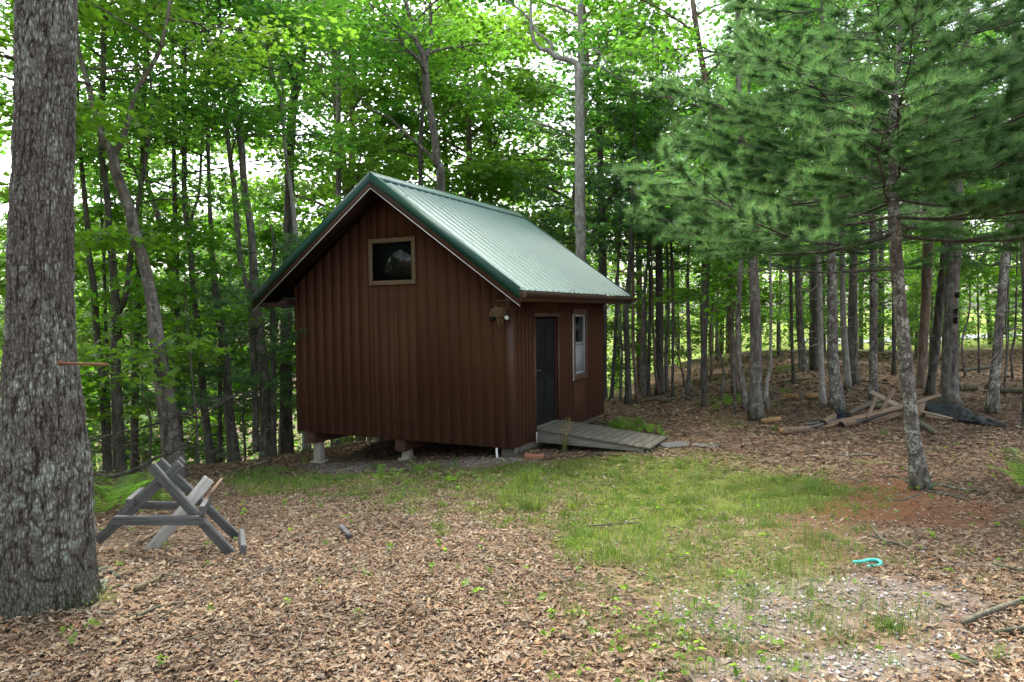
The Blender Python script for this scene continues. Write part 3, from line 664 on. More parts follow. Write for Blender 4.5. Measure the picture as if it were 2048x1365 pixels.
LM = 1.95
def limb_path(p0, az, L, rise, g, n=6, wob=.12):
    t = np.linspace(0, 1, n); d = np.array([math.cos(az), math.sin(az)])
    side = np.array([-d[1], d[0]]); w = np.cumsum(g.normal(size=n) * wob * L / n)
    P = np.zeros((n, 3)); P[:, :2] = p0[:2] + d * (t * L)[:, None] + side * w[:, None]
    P[:, 2] = p0[2] + rise * L * (t ** .8) + np.cumsum(g.normal(size=n) * .04 * L / n * 2); return P
def broad(axis_pts, axis_r, zlo, zhi, nl, spread, nleaf, size, g, mb, near=False, base=None, rise=(.2, .7), clump=(.55, .95), zvis=None):
    """limbs + layered leaf sprays round a trunk axis; limbs go into mb; returns leaf arrays"""
    Ps, Ns, base = [], [], base or GREEN[g.integers(4)]
    z = axis_pts[:, 2]; ga = g.random() * 6.28
    nleaf = nleaf * LM; size = size * (1.0 if near else 1.2); per = max(8, int(nleaf / (nl * 5)))
    for k in range(nl):
        f = (k + .5 * g.random()) / nl; zz = zlo + (zhi - zlo) * f; i = int(np.clip(np.searchsorted(z, zz), 0, len(z) - 1))
        p0 = axis_pts[i]; r0 = axis_r[i]; ga += 2.4 + g.normal() * .3
        L = spread * (1.05 - .62 * f) * g.uniform(.65, 1.15); ri = g.uniform(*rise) * (.7 + .8 * f)
        P = limb_path(p0, ga, L, ri, g); rr = np.linspace(min(r0 * .55, .02 + L * .014), .006, len(P)); mb.tube(P, rr, 5, False)
        ends = [P[-1]] 
        for q in range(4):
            j = g.integers(2, len(P)); a2 = ga + g.uniform(-1.2, 1.2); Q = limb_path(P[j - 1], a2, L * g.uniform(.3, .6), g.uniform(-.1, .5), g, 4); mb.tube(Q, np.linspace(rr[j - 1] * .7, .004, 4), 4, False); ends.append(Q[-1]); 
        for e in ends:
            rad = g.uniform(*clump) * (.6 + .25 * spread / 2); m = max(4, int(per * g.uniform(.6, 1.4) * (.4 if zvis is not None and e[2] > zvis + 1 else 1))); a = g.random(m) * 6.28; q = np.sqrt(g.random(m)) * rad
            dz = g.normal(size=m) * rad * .16 - q * q / rad * .18
            Ps.append(np.stack([e[0] + np.cos(a) * q, e[1] + np.sin(a) * q, e[2] + dz], -1)); nn = g.normal(size=(m, 3)) * .38; nn[:, 2] += 1; nn[:, 0] += np.cos(a) * .3; nn[:, 1] += np.sin(a) * .3; Ns.append(nn)
    Ps, Ns = np.concatenate(Ps), np.concatenate(Ns); n = len(Ps)
    sz = size * g.uniform(.65, 1.25, n)
    return leaves(Ps, Ns, sz, MAP if near else DIA, MAPF if near else DIAF, greens(n, base, g), g)
def needles(P, D, m, L, wd, base, g, spread=.75):
    n = len(P); D = unit(D); r = g.normal(size=(n, m, 3)); r = r - D[:, None] * (r * D[:, None]).sum(-1, keepdims=True); r = unit(r)
    sp = g.uniform(.35, 1.0, (n, m, 1)) * spread * 1.25
    d = unit(D[:, None] * (1 - .35 * sp) + r * sp); d[..., 2] -= .10; d = unit(d)
    o = P[:, None] - D[:, None] * g.uniform(0, .45, (n, m, 1)) * L
    ln = L * g.uniform(.75, 1.15, (n, m, 1)); s = np.cross(d, g.normal(size=(n, m, 3))); s = unit(s) * wd / 2
    V = np.stack([o - s, o + s, o + d * ln], 2).reshape(-1, 3); k = n * m
    c = np.array(base)[None] * (1 + g.normal(size=(n, 1)) * .22).clip(.5, 1.7); c = np.repeat(c, m, 0) * (1 + g.normal(size=(k, 1)) * .12).clip(.6, 1.5)
    return V, np.arange(k * 3).reshape(-1, 3), np.repeat(c, 3, 0)
def pine_crown(axis_pts, axis_r, zlo, zhi, nb, Lmax, dens, m, nl, wd, g, mb, base=(.075, .175, .07), bias=None, taper=.55, droop=0.0):
    z = axis_pts[:, 2]; Ps, Ds = [], []; ga = g.random() * 6.28
    for k in range(nb):
        f = (k + g.random() * .6) / nb; zz = zlo + (zhi - zlo) * f; i = int(np.clip(np.searchsorted(z, zz), 0, len(z) - 1)); p0 = axis_pts[i]
        ga += 2.399 + g.normal() * .25; a = ga
        L = Lmax * (1 - taper * f) * g.uniform(.7, 1.1)
        if bias is not None: L *= 1 + bias[1] * math.cos(a - bias[0])
        n = 8; t = np.linspace(0, 1, n); P = limb_path(p0, a, L, 0, g, n, .10); P[:, 2] = p0[2] + L * (.10 * t - (.16 + droop) * np.sin(t * np.pi * .8) * .5 + .14 * t ** 2 + .1 * f * t)
        rr = np.linspace(min(axis_r[i] * .35, .008 + L * .005), .003, n); mb.tube(P, rr, 5, False)
        nb2 = max(5, int(L * 6.5 * dens))
        for q in range(nb2):
            tq = .22 + .78 * (q + g.random()) / nb2; x = tq * (n - 1); j = min(int(x), n - 2); s0 = P[j] + (P[j + 1] - P[j]) * (x - j)
            a2 = a + (1 if q % 2 else -1) * g.uniform(.35, 1.15); l2 = L * .34 * (1.15 - tq * .75) * g.uniform(.6, 1.2) + .12
            Q = limb_path(s0, a2, l2, g.uniform(-.05, .35), g, 4); mb.tube(Q, np.array([.006, .005, .004, .003]), 4, False)
            nt_ = max(3, int(l2 * 12 * dens)); u = g.uniform(.25, 1.0, nt_); u[0] = 1; jx = np.minimum((u * 3).astype(int), 2); fr = (u * 3 - jx)[:, None]
            Ps.append(Q[jx] * (1 - fr) + Q[jx + 1] * fr); d = np.tile(unit(Q[3] - Q[1]), (nt_, 1)) + g.normal(size=(nt_, 3)) * .45; d[:, 2] += .3; Ds.append(d)
        Ps.append(P[-1:]); Ds.append((P[-1:] - P[-2:-1]) * 3)
    Ps, Ds = np.concatenate(Ps), np.concatenate(Ds)
    return needles(Ps, Ds, int(m * 1.25), nl, wd, base, g), (Ps, Ds)

# ------------------------------------------------------------------ trunks traced in the photo, set at their own distances
def trunk_path(st, Y, g, zbase=None, top=None, lean=(0, 0), dY=0.0, step=.16):
    """list of (px,py,width px) -> world axis & radii, bottom to top"""
    P = []
    for k, (px, py, wd) in enumerate(st):
        yy = Y + dY * k / max(1, len(st) - 1); q = at(px, py, yy); P.append([*q, wd / 2 * yy / F / math.sqrt(1 + ((px - 1024) / F) ** 2)])
    P = np.array(P)
    if zbase is not None:
        p = P[0]; gz = float(H(p[0], p[1])) - .12
        if p[2] > gz + .15: P = np.vstack([[p[0] - (P[1, 0] - p[0]) * 0, p[1], gz, p[3] * 1.12], P])
    if top is not None and top > P[-1, 2]:
        d = unit(P[-1:, :3] - P[-3:-2, :3] if len(P) > 2 else P[-1:, :3] - P[-2:-1, :3])[0]; d[2] = max(d[2], .6); d = d / d[2]
        n = max(2, int((top - P[-1, 2]) / 1.2)); z0 = P[-1].copy()
        for k in range(1, n + 1):
            h = (top - z0[2]) * k / n; f = k / n
            P = np.vstack([P, [z0[0] + d[0] * h * .6 + lean[0] * h + g.normal() * .06, z0[1] + lean[1] * h + g.normal() * .06, z0[2] + h, z0[3] * (1 - .85 * f)]])
    S = spline(P, step); S[:, 3] = np.maximum(S[:, 3], .004); return S
def flare(S, amt=.30, k=.16):
    h = S[:, 2] - S[0, 2]; S[:, 3] *= 1 + amt * np.exp(-np.maximum(h - .1, 0) / k); return S

def add_tree(name, label, Y, stems, bk='bark_grey', crown=None, group=None, top=12.0, seed=0, cat='tree', dY=0.0, sides=12, ground_base=True, dead=None, forks=()):
    g = np.random.default_rng(1000 + seed)
    if Y is None: q = hit(stems[0][0][0], stems[0][0][1]); Y = q[1]
    mb = MB(); bm_ = MB(); axes = []
    for k, st in enumerate(stems):
        S = trunk_path(st, Y, g, True if k == 0 and ground_base else None, top * (1 if k == 0 else g.uniform(.8, 1)) if top else None, dY=dY)
        if k == 0 and ground_base: flare(S)
        rel = S.copy(); mb.tube(S[:, :3], S[:, 3], sides if k == 0 else max(7, sides - 3), True, .09, seed + k * .37); axes.append(S)
    S = axes[0]; base = S[0, :3].copy()
    leaf = []; pin = []
    if crown:
        for k, c in enumerate(crown):
            A = axes[c.get('ax', 0)]
            if c['t'] == 'leaf':
                leaf.append(broad(A[:, :3], A[:, 3], c['z0'], c.get('z1', A[-1, 2]), c['n'], c['sp'], c['lv'], c.get('s', .12), g, mb, c.get('near', False), c.get('col'), c.get('rise', (.2, .7)), c.get('clump', (.55, .95)), CAMZ + .43 * Y))
            else:
                a, td = pine_crown(A[:, :3], A[:, 3], c['z0'], c.get('z1', A[-1, 2]), c['n'], c['sp'], c.get('d', 1), c.get('m', 14), c.get('nl', .11), c.get('w', .006), g, bm_, c.get('col', (.075, .175, .07)), c.get('bias'), c.get('taper', .55), c.get('droop', 0)); pin.append((a, td))
    if dead:   # bare dead twigs on the lower trunk
        zlo, zhi, n, L = dead
        for k in range(n):
            zz = g.uniform(zlo, zhi); i = int(np.clip(np.searchsorted(S[:, 2], zz), 0, len(S) - 1)); P = limb_path(S[i, :3], g.random() * 6.28, L * g.uniform(.4, 1.1), g.uniform(-.35, .25), g, 5, .25); mb.tube(P, np.linspace(min(.3 * S[i, 3], .012), .002, 5), 4, False)
            for q in range(2):
                Q = limb_path(P[g.integers(1, 4)], g.random() * 6.28, L * .35 * g.uniform(.4, 1), g.uniform(-.4, .3), g, 3, .2); mb.tube(Q, np.linspace(.004, .0015, 3), 3, False)
    e = empty(name, tuple(base), label, cat, group)
    nv = mb.n
    if bm_.v:                      # boughs share the trunk mesh, with a darker second material slot
        mb.v += bm_.v; mb.f4 += [f + nv for f in bm_.f4]; mb.f3 += [f + nv for f in bm_.f3]; mb.ng += [f + nv for f in bm_.ng]
    t = mb.build('trunk', M[bk], e, True)
    if bm_.v:
        t.data.materials.append(M['bark_dark']); me = t.data; lv = np.empty(len(me.loops), np.int32); me.loops.foreach_get('vertex_index', lv); ls = np.empty(len(me.polygons), np.int32); me.polygons.foreach_get('loop_start', ls)
        me.polygons.foreach_set('material_index', (lv[ls] >= nv).astype(np.int32))
    # vertices relative to the tree base
    v = np.empty(len(t.data.vertices) * 3, np.float32); t.data.vertices.foreach_get('co', v); t.data.vertices.foreach_set('co', (v.reshape(-1, 3) - base.astype(np.float32)).ravel()); t.data.update()
    def joined(parts, nm, mat):
        V, Fc, C, n = [], [], [], 0
        for a in parts: V.append(a[0] - base); Fc.append(a[1] + n); C.append(a[2]); n += len(a[0])
        return mk(nm, np.concatenate(V), [np.concatenate(Fc)], mat, e, np.concatenate(C))
    if leaf: joined(leaf, 'crown', M['leaf'])
    if pin: joined([p[0] for p in pin], 'crown', M['needle'])
    return e, axes, pin
L_ = lambda z0, n, sp, lv, **k: dict(t='leaf', z0=z0, n=n, sp=sp, lv=lv, **k)
P_ = lambda z0, n, sp, **k: dict(t='pine', z0=z0, n=n, sp=sp, **k)
T = add_tree
# --- left wood
T('maple_tree', 'leaning grey maple left of the shed that forks into two crooked stems', 10.5,
  [[(346, 905, 44), (338, 850, 41), (325, 760, 36), (312, 660, 31), (303, 595, 26), (288, 527, 25), (268, 459, 25), (258, 413, 23), (232, 345, 23), (224, 303, 22), (205, 280, 15), (193, 239, 14), (184, 204, 13), (177, 170, 12), (166, 136, 10), (157, 100, 9), (152, 40, 8)],
   [(224, 310, 15), (236, 298, 13), (248, 273, 12), (257, 239, 11), (264, 211, 11), (272, 182, 10), (298, 141, 9), (314, 114, 9), (329, 68, 8), (336, 34, 8), (341, -10, 7)]],
  'bark_grey', [L_(4.8, 9, 2.4, 1700, z1=8.5, s=.10, near=True, col=(.125, .22, .04), rise=(-.05, .25)), L_(5.0, 7, 2.2, 1300, z1=8, s=.10, ax=1, near=True, col=(.125, .22, .04), rise=(-.05, .2))], None, 8.5, 1, sides=16)
T('maple_tree', 'dark upright maple left of the leaning maple with a low fork', 11.8,
  [[(239, 935, 27), (236, 837, 25), (233, 785, 23), (231, 720, 22), (234, 626, 22), (230, 593, 17), (228, 572, 17), (225, 516, 16), (218, 470, 15), (216, 413, 14), (211, 368, 13), (203, 300, 13), (205, 200, 12), (207, 100, 11), (207, -5, 10)],
   [(238, 625, 13), (252, 593, 12), (257, 550, 12), (262, 504, 11), (272, 440, 9), (280, 380, 7)]],
  'bark_dark', [L_(5, 12, 2.3, 2600, s=.11, near=True), L_(3.4, 4, 1.6, 700, ax=1, z1=5, s=.11, near=True)], None, 10, 2)
T('oak_tree', 'slim dark oak just right of the big oak, curving gently leftward', 12.5,
  [[(215, 935, 19), (212, 877, 18), (208, 824, 17), (205, 771, 16), (200, 719, 15), (193, 666, 15), (190, 613, 15), (186, 560, 13), (180, 527, 13), (175, 459, 12), (170, 400, 11), (163, 330, 10), (158, 250, 9), (150, 120, 8)]],
  'bark_dark', [L_(5, 11, 2.2, 2400, s=.11, near=True)], None, 10.5, 3)
T('sapling', 'very thin dark sapling stem between two dark trunks near the big oak', 13,
  [[(211, 640, 7), (210, 595, 7), (207, 504, 6), (203, 436, 5), (202, 380, 4)]], 'bark_dark', [L_(2.5, 6, 1.3, 600, s=.11, near=True)], None, 5, 4)
T('maple_tree', 'tall maple with a side fork hidden behind the leaning maple', 14.5,
  [[(268, 905, 17), (272, 700, 16), (276, 560, 14), (278, 413, 13), (281, 375, 12), (285, 340, 12), (286, 311, 11), (288, 200, 10), (292, 80, 9), (294, 0, 8)], [(279, 365, 7), (270, 340, 6), (258, 308, 5)]],
  'bark_dark', [L_(4.2, 13, 2.4, 2800, s=.11)], None, 12, 5)
T('maple_tree', 'slender maple tilting left behind the leaning maple', 15.5,
  [[(360, 905, 16), (352, 700, 15), (345, 580, 14), (336, 500, 14), (323, 455, 14), (309, 413, 12), (298, 380, 11), (288, 320, 10), (280, 240, 9), (272, 120, 8)]], 'bark_grey', [L_(4.5, 12, 2.3, 2600, s=.11)], None, 12, 6)
T('maple_tree', 'straight slim maple immediately right of the leaning maple', 16,
  [[(352, 905, 17), (353, 760, 16), (356, 653, 15), (351, 595, 14), (352, 516, 13), (350, 436, 11), (349, 380, 10), (348, 311, 9), (346, 200, 8), (344, 60, 7)]], 'bark_dark', [L_(4.2, 12, 2.4, 2600, s=.11)], None, 12.5, 7)
T('oak_tree', 'dark oak with a slim fork rising in the gap between the leaning maple and shed', 14.5,
  [[(421, 915, 19), (414, 864, 17), (406, 785, 15), (397, 666, 14), (392, 620, 13), (387, 584, 13), (382, 516, 12), (377, 470, 12), (371, 425, 11), (368, 368, 11), (369, 311, 10), (370, 200, 9), (368, 60, 8)],
   [(378, 475, 8), (381, 450, 8), (386, 425, 7), (397, 395, 6), (400, 368, 6), (403, 300, 5), (406, 240, 4)]], 'bark_dark', [L_(4.4, 13, 2.4, 2800, s=.11)], None, 12, 8)
T('oak_tree', 'grey brown oak with a wide foot behind the low pine boughs', 14.3,
  [[(468, 920, 26), (461, 851, 22), (456, 798, 18), (453, 732, 16), (443, 666, 16), (435, 613, 15), (429, 568, 14), (424, 500, 11), (420, 425, 9), (417, 330, 8), (414, 200, 7)]], 'bark_dark', [L_(4.4, 12, 2.2, 2200, s=.11)], None, 11.5, 9)
T('oak_tree', 'twin stemmed grey oak just left of the shed eave', 14.8,
  [[(533, 905, 27), (530, 785, 24), (522, 692, 21), (512, 610, 21), (509, 584, 20), (506, 516, 16), (503, 470, 15), (497, 425, 15), (491, 391, 15), (486, 345, 14), (484, 300, 15), (480, 273, 15), (463, 170, 13), (445, 136, 11), (430, 100, 10), (404, 57, 9), (385, 15, 9)],
   [(512, 905, 15), (510, 780, 13), (506, 700, 13), (500, 600, 12), (486, 545, 11), (477, 493, 12), (473, 436, 12), (468, 368, 11), (461, 323, 10), (452, 240, 9), (444, 150, 8)]], 'bark_grey', [L_(5, 13, 2.6, 3000, s=.11), L_(4.6, 8, 2, 1500, ax=1, s=.11)], None, 12, 10, sides=14)
T('oak_tree', 'thick straight dark oak rising behind the left roof slope of the shed', 17,
  [[(572, 905, 34), (572, 824, 27), (572, 719, 24), (573, 613, 23), (577, 504, 22), (577, 459, 21), (579, 391, 20), (579, 323, 19), (582, 270, 19), (585, 220, 18), (592, 172, 16), (602, 138, 14), (612, 60, 12), (618, -10, 10)]], 'bark_dark', [L_(6.2, 12, 2.9, 2800, s=.12)], None, 14, 11, sides=14)
T('birch_tree', 'slim pale forked stem crossing in front of the thick dark oak', 15.6,
  [[(604, 620, 11), (593, 482, 9), (586, 413, 9), (577, 345, 8), (570, 300, 7), (567, 250, 7), (565, 220, 7), (560, 190, 6), (547, 165, 6), (538, 120, 5), (534, 86, 5), (532, 30, 4)], [(565, 218, 5), (567, 193, 5), (562, 160, 5), (556, 138, 5), (550, 100, 4)]], 'bark_pale', [L_(6.6, 7, 1.9, 1100, s=.11)], None, 11, 12)
T('maple_tree', 'thin grey maple stem standing clear against the sky left of the ridge', 22,
  [[(677, 800, 14), (677, 345, 11), (677, 250, 10), (677, 160, 9), (679, 83, 8), (684, 20, 7)]], 'bark_grey', [L_(6.5, 11, 2.8, 2600, s=.13)], None, 14.5, 13)
T('oak_tree', 'mottled forked oak standing directly behind the shed ridge', 18,
  [[(884, 800, 24), (882, 379, 18), (875, 327, 17), (867, 258, 15), (855, 189, 15), (850, 138, 15), (848, 114, 14), (834, 86, 10), (824, 52, 9), (812, 5, 8), (806, -30, 7)], [(850, 125, 10), (858, 95, 9), (862, 69, 8), (861, 30, 7), (860, -10, 6)], [(877, 340, 8), (866, 318, 7), (840, 292, 6), (805, 262, 5), (775, 232, 4), (740, 218, 3)]], 'bark_grey', [L_(7.2, 13, 3, 3200, s=.12), L_(7.6, 6, 2, 1200, ax=1, s=.12)], None, 14, 14, sides=14)
T('oak_tree', 'short dark stem behind the ridge just left of the forked oak', 21,
  [[(841, 800, 13), (841, 360, 9), (841, 327, 9), (843, 250, 8), (848, 180, 7)]], 'bark_dark', [L_(6, 9, 2.6, 2000, s=.13)], None, 11, 15)
T('dead_tree', 'tall pale bare trunk behind the roof with crooked broken top limbs', 17.2,
  [[(1163, 800, 24), (1162, 515, 22), (1160, 400, 21), (1160, 300, 20), (1159, 200, 19), (1157, 150, 18), (1156, 128, 14)],
   [(1158, 140, 11), (1150, 125, 12), (1130, 118, 11), (1110, 114, 11), (1098, 101, 10), (1080, 98, 8), (1068, 82, 7), (1062, 50, 6), (1061, 0, 5), (1058, -40, 4)], [(1104, 106, 7), (1104, 88, 7), (1092, 78, 6), (1075, 66, 5), (1058, 38, 5), (1040, 20, 4), (1010, 0, 4)],
   [(1157, 135, 7), (1163, 116, 7), (1158, 108, 5), (1154, 116, 4)], [(1160, 124, 5), (1180, 130, 5), (1205, 136, 5), (1212, 124, 4), (1203, 108, 4), (1185, 98, 3)], [(1200, 134, 4), (1230, 152, 4), (1262, 172, 4), (1300, 197, 3)]], 'bark_pale', None, None, None, 16, sides=14)
T('maple_tree', 'pale upper trunk continuing just behind the bare broken top', 19,
  [[(1166, 800, 18), (1164, 400, 14), (1162, 120, 13), (1161, 60, 12), (1160, 0, 11)]], 'bark_pale', [L_(9.2, 9, 2.6, 2200, s=.12), L_(6, 4, 2, 600, z1=8, s=.12)], None, 15, 17)
# --- right wood
T('oak_tree', 'main grey trunk of the double tree beyond the ramp', None,
  [[(1512, 840, 29), (1512, 762, 25), (1512, 701, 24), (1511, 629, 22), (1508, 556, 20), (1503, 480, 18), (1494, 420, 17), (1487, 330, 15), (1481, 240, 14), (1478, 187, 13), (1476, 117, 12), (1476, 20, 12), (1475, -40, 11)], [(1491, 822, 15), (1489, 795, 14), (1486, 774, 13), (1478, 725, 12), (1476, 677, 11), (1477, 617, 11), (1480, 556, 10), (1486, 480, 9), (1496, 390, 7)]],
  'bark_grey', [L_(6.2, 10, 2.6, 2400, s=.12), L_(3.1, 5, 1.7, 500, z1=5, s=.12, ax=1)], None, 11, 18, sides=14)
T('oak_tree', 'dark oak standing close behind the double tree', 17,
  [[(1472, 785, 15), (1466, 713, 14), (1461, 641, 14), (1460, 560, 13), (1452, 470, 13), (1442, 400, 12), (1430, 300, 12), (1418, 200, 12), (1400, 100, 11), (1385, 0, 10)]], 'bark_brown', [L_(5.8, 12, 2.8, 2800, s=.12)], None, 12, 19)
T('maple_tree', 'thin pale stem with an S bend right of the double tree', 14.5,
  [[(1536, 820, 9), (1532, 793, 9), (1535, 759, 7), (1541, 738, 6), (1541, 689, 6), (1542, 617, 6), (1541, 556, 5), (1540, 480, 5)]], 'bark_pale', [L_(3.6, 6, 1.5, 700, s=.11)], None, 6.5, 20)
T('oak_tree', 'slim far trunk at the edge of the sunny meadow', 28, [[(1558, 728, 9), (1557, 650, 8), (1560, 605, 7), (1562, 520, 6)]], 'bark_grey', [L_(4, 9, 2.8, 2000, s=.15)], None, 12, 21)
T('sapling', 'thin straight dark stem in front of the wide far oak', 18, [[(1587, 772, 7), (1584, 689, 7), (1582, 568, 7), (1581, 470, 6)]], 'bark_dark', [L_(4, 6, 1.4, 600, s=.12)], None, 9, 22)
T('oak_tree', 'wide grey far oak at the back beside the fern patch', 22, [[(1606, 740, 19), (1604, 700, 17), (1600, 665, 15), (1597, 593, 14), (1594, 480, 13)]], 'bark_grey', [L_(4.5, 12, 3, 2800, s=.13)], None, 13, 23)
T('oak_tree', 'dark knotted oak left of the pale slender pine', 22, [[(1628, 742, 14), (1629, 690, 15), (1630, 641, 14), (1628, 540, 13)]], 'bark_dark', [L_(4.5, 11, 3, 2400, s=.13)], None, 13, 24)
T('pine_tree', 'pale slender pine trunk left of the stout grey pine', 14.6, [[(1646, 815, 14), (1642, 717, 12), (1640, 585, 10), (1636, 502, 9), (1632, 420, 8)]], 'bark_pale', [P_(2.7, 26, 1.6, d=.9, m=12, nl=.13, w=.008)], None, 8.5, 25, dead=(.5, 4, 14, .8))
T('pine_tree', 'stout grey pine standing behind the left end of the board pile', 13.8, [[(1675, 822, 29), (1672, 780, 26), (1666, 717, 24), (1665, 618, 21), (1663, 502, 19), (1658, 350, 15), (1654, 200, 12)]], 'bark_pine', [P_(2.3, 48, 2.3, d=1, m=15, nl=.13, w=.007, droop=.1)], None, 9, 26, dead=(.6, 3.6, 22, 1.1), sides=16)
T('oak_tree', 'narrow light grey trunk left of the rougher twin behind the pile', 17, [[(1696, 778, 14), (1692, 720, 14), (1687, 651, 13), (1685, 560, 12), (1684, 470, 11)]], 'bark_pale', [L_(5, 10, 2.5, 2000, s=.12)], None, 11, 27)
T('oak_tree', 'rough grey trunk right beside the narrow light grey one', 17.6, [[(1707, 768, 23), (1706, 700, 22), (1705, 667, 21), (1707, 519, 17), (1708, 420, 15)]], 'bark_grey', [L_(5, 10, 2.7, 2200, s=.12)], None, 12, 28)
T('pine_tree', 'straight spotted pine behind the crossed boards', 15.2, [[(1747, 803, 20), (1747, 750, 18), (1747, 684, 17), (1747, 552, 16), (1746, 469, 15), (1745, 350, 12), (1744, 220, 10)]], 'bark_pine', [P_(2.5, 42, 2.3, d=1, m=14, nl=.13, w=.008, droop=.1)], None, 9.5, 29, dead=(.6, 4, 18, 1.0), sides=14)
T('oak_tree', 'slim dark trunk half hidden behind the lichen spotted front pine', 20, [[(1788, 748, 10), (1788, 650, 9), (1788, 500, 9)]], 'bark_dark', [L_(5, 9, 2.5, 1600, s=.12)], None, 11, 30)
T('oak_tree', 'tall dark oak right of the lichen spotted front pine', 16.8, [[(1841, 772, 22), (1843, 740, 20), (1848, 660, 20), (1851, 618, 20), (1855, 519, 22), (1857, 463, 21), (1858, 380, 19), (1860, 250, 16)]], 'bark_brown', [L_(5.2, 10, 2.8, 2000, s=.12), P_(4, 12, 2, d=.8)], None, 12, 31, sides=14)
T('oak_tree', 'dark trunk leaning right just left of the hole pecked trunk', 15.6, [[(1858, 796, 19), (1861, 775, 18), (1870, 700, 19), (1880, 601, 18), (1890, 486, 15), (1899, 400, 13)]], 'bark_dark', [L_(5.2, 8, 2.5, 1500, s=.12)], None, 11, 32, sides=14)
hole_tree, ax_, _ = T('oak_tree', 'thick grey trunk with dark woodpecker holes behind the tarp', 14.6, [[(1900, 812, 40), (1900, 780, 36), (1900, 717, 34), (1902, 618, 30), (1908, 519, 29), (1911, 453, 27), (1913, 350, 24), (1915, 200, 20)]], 'bark_grey', [P_(4.4, 22, 2.6, d=.9, m=13, nl=.13, w=.008, z1=9)], None, 11, 33, sides=20)
T('pine_tree', 'grey pine leaning right at the right side past the tarp end', 13.2, [[(1984, 827, 27), (1987, 780, 24), (1992, 733, 22), (2000, 634, 20), (2010, 519, 19), (2019, 446, 18), (2026, 350, 15), (2032, 200, 11)]], 'bark_pine', [P_(2.4, 40, 2.3, d=1, m=14, nl=.13, w=.007, droop=.1)], None, 8.5, 34, dead=(.8, 3.6, 16, 1.0), sides=16)
T('sapling', 'thin straight bare stem between the hole pecked trunk and leaning pine', 20, [[(1958, 740, 5), (1957, 680, 4), (1956, 618, 4), (1955, 540, 3)]], 'bark_dark', [L_(3.2, 5, 1.4, 450, s=.12)], None, 6, 35)
T('sapling', 'thin wavy bare stem right of the leaning grey pine', 18, [[(2025, 755, 6), (2022, 715, 5), (2030, 670, 5), (2032, 618, 4), (2034, 520, 4)]], 'bark_dark', [L_(3.2, 5, 1.6, 500, s=.12, z1=5.5)], None, 6, 36)
T('oak_tree', 'dark broad trunk at the upper right edge behind the pine boughs', 11.5, [[(2062, 850, 34), (2058, 600, 30), (2050, 400, 27), (2042, 250, 25), (2036, 120, 22), (2030, 0, 20)]], 'bark_dark', [P_(4.2, 14, 2.4, d=.8)], None, 9, 37)
# slim stems of the thicket between shed and double tree
THK = [([(1257, 808, 13), (1255, 713, 12), (1254, 617, 12), (1258, 544, 10)], 17.2, 'stoutest dark slim pine stem close to the right end of the shed'),
 ([(1275, 806, 8), (1270, 720, 7), (1268, 665, 7), (1267, 600, 6)], 17.4, 'slim stem just right of the stoutest one near the shed'),
 ([(1288, 789, 9), (1285, 689, 8), (1288, 600, 7), (1291, 544, 6)], 18.4, 'third slim stem right of the shed, slightly bowed'), ([(1297, 789, 8), (1298, 689, 7), (1299, 568, 6)], 18.5, 'fourth slim stem right of the shed, reddish and straight'),
 ([(1318, 789, 7), (1312, 735, 6), (1309, 689, 6), (1307, 650, 5)], 18.4, 'slim stem tilting left in the middle of the thicket by the shed'), ([(1333, 784, 9), (1335, 689, 7), (1335, 640, 7), (1336, 560, 6)], 18.8, 'dark straight slim stem with mossy foot in the thicket'),
 ([(1345, 799, 6), (1343, 689, 6), (1344, 568, 6)], 17.8, 'narrow grey stem right of the dark mossy footed stem'), ([(1368, 764, 5), (1361, 725, 4), (1356, 690, 3), (1352, 655, 3)], 21, 'wispy crooked stem leaning left in the thicket'),
 ([(1375, 796, 9), (1377, 720, 9), (1378, 677, 9), (1374, 568, 7)], 18, 'sturdy dark stem midway between shed and double tree'), ([(1405, 781, 9), (1407, 730, 9), (1408, 689, 8), (1415, 617, 9), (1419, 556, 7)], 19, 'brown stem leaning right, left of the double tree'),
 ([(1422, 764, 7), (1423, 720, 6), (1424, 677, 6), (1426, 600, 5)], 21, 'slim grey stem nearest the left of the double tree'), ([(1241, 795, 6), (1242, 713, 5), (1243, 640, 4)], 18, 'thin dark stem directly against the right end of the shed'), ([(1223, 795, 8), (1226, 700, 7), (1228, 600, 7)], 18.5, 'dim stem almost hidden by the right wall of the shed')]
for k, (st, Y, lb) in enumerate(THK):
    gj = np.random.default_rng(900 + k); st = [(a_ + (gj.normal() * 2.2 if 0 < i_ else 0), b_, w_) for i_, (a_, b_, w_) in enumerate(st)]
    T('pine_tree' if k < 7 else 'sapling', lb, Y, [st], ['bark_dark', 'bark_brown', 'bark_grey'][k % 3], [P_(2.6, 17, 1.3, d=.8, m=12, nl=.14, w=.010)] if k < 7 else [L_(3.0, 6, 1.4, 600, s=.13)], 'slim stems in the thicket right of the shed', 7 + k % 4, 40 + k, sides=8, dead=(.3, 3.4, 12, .7))
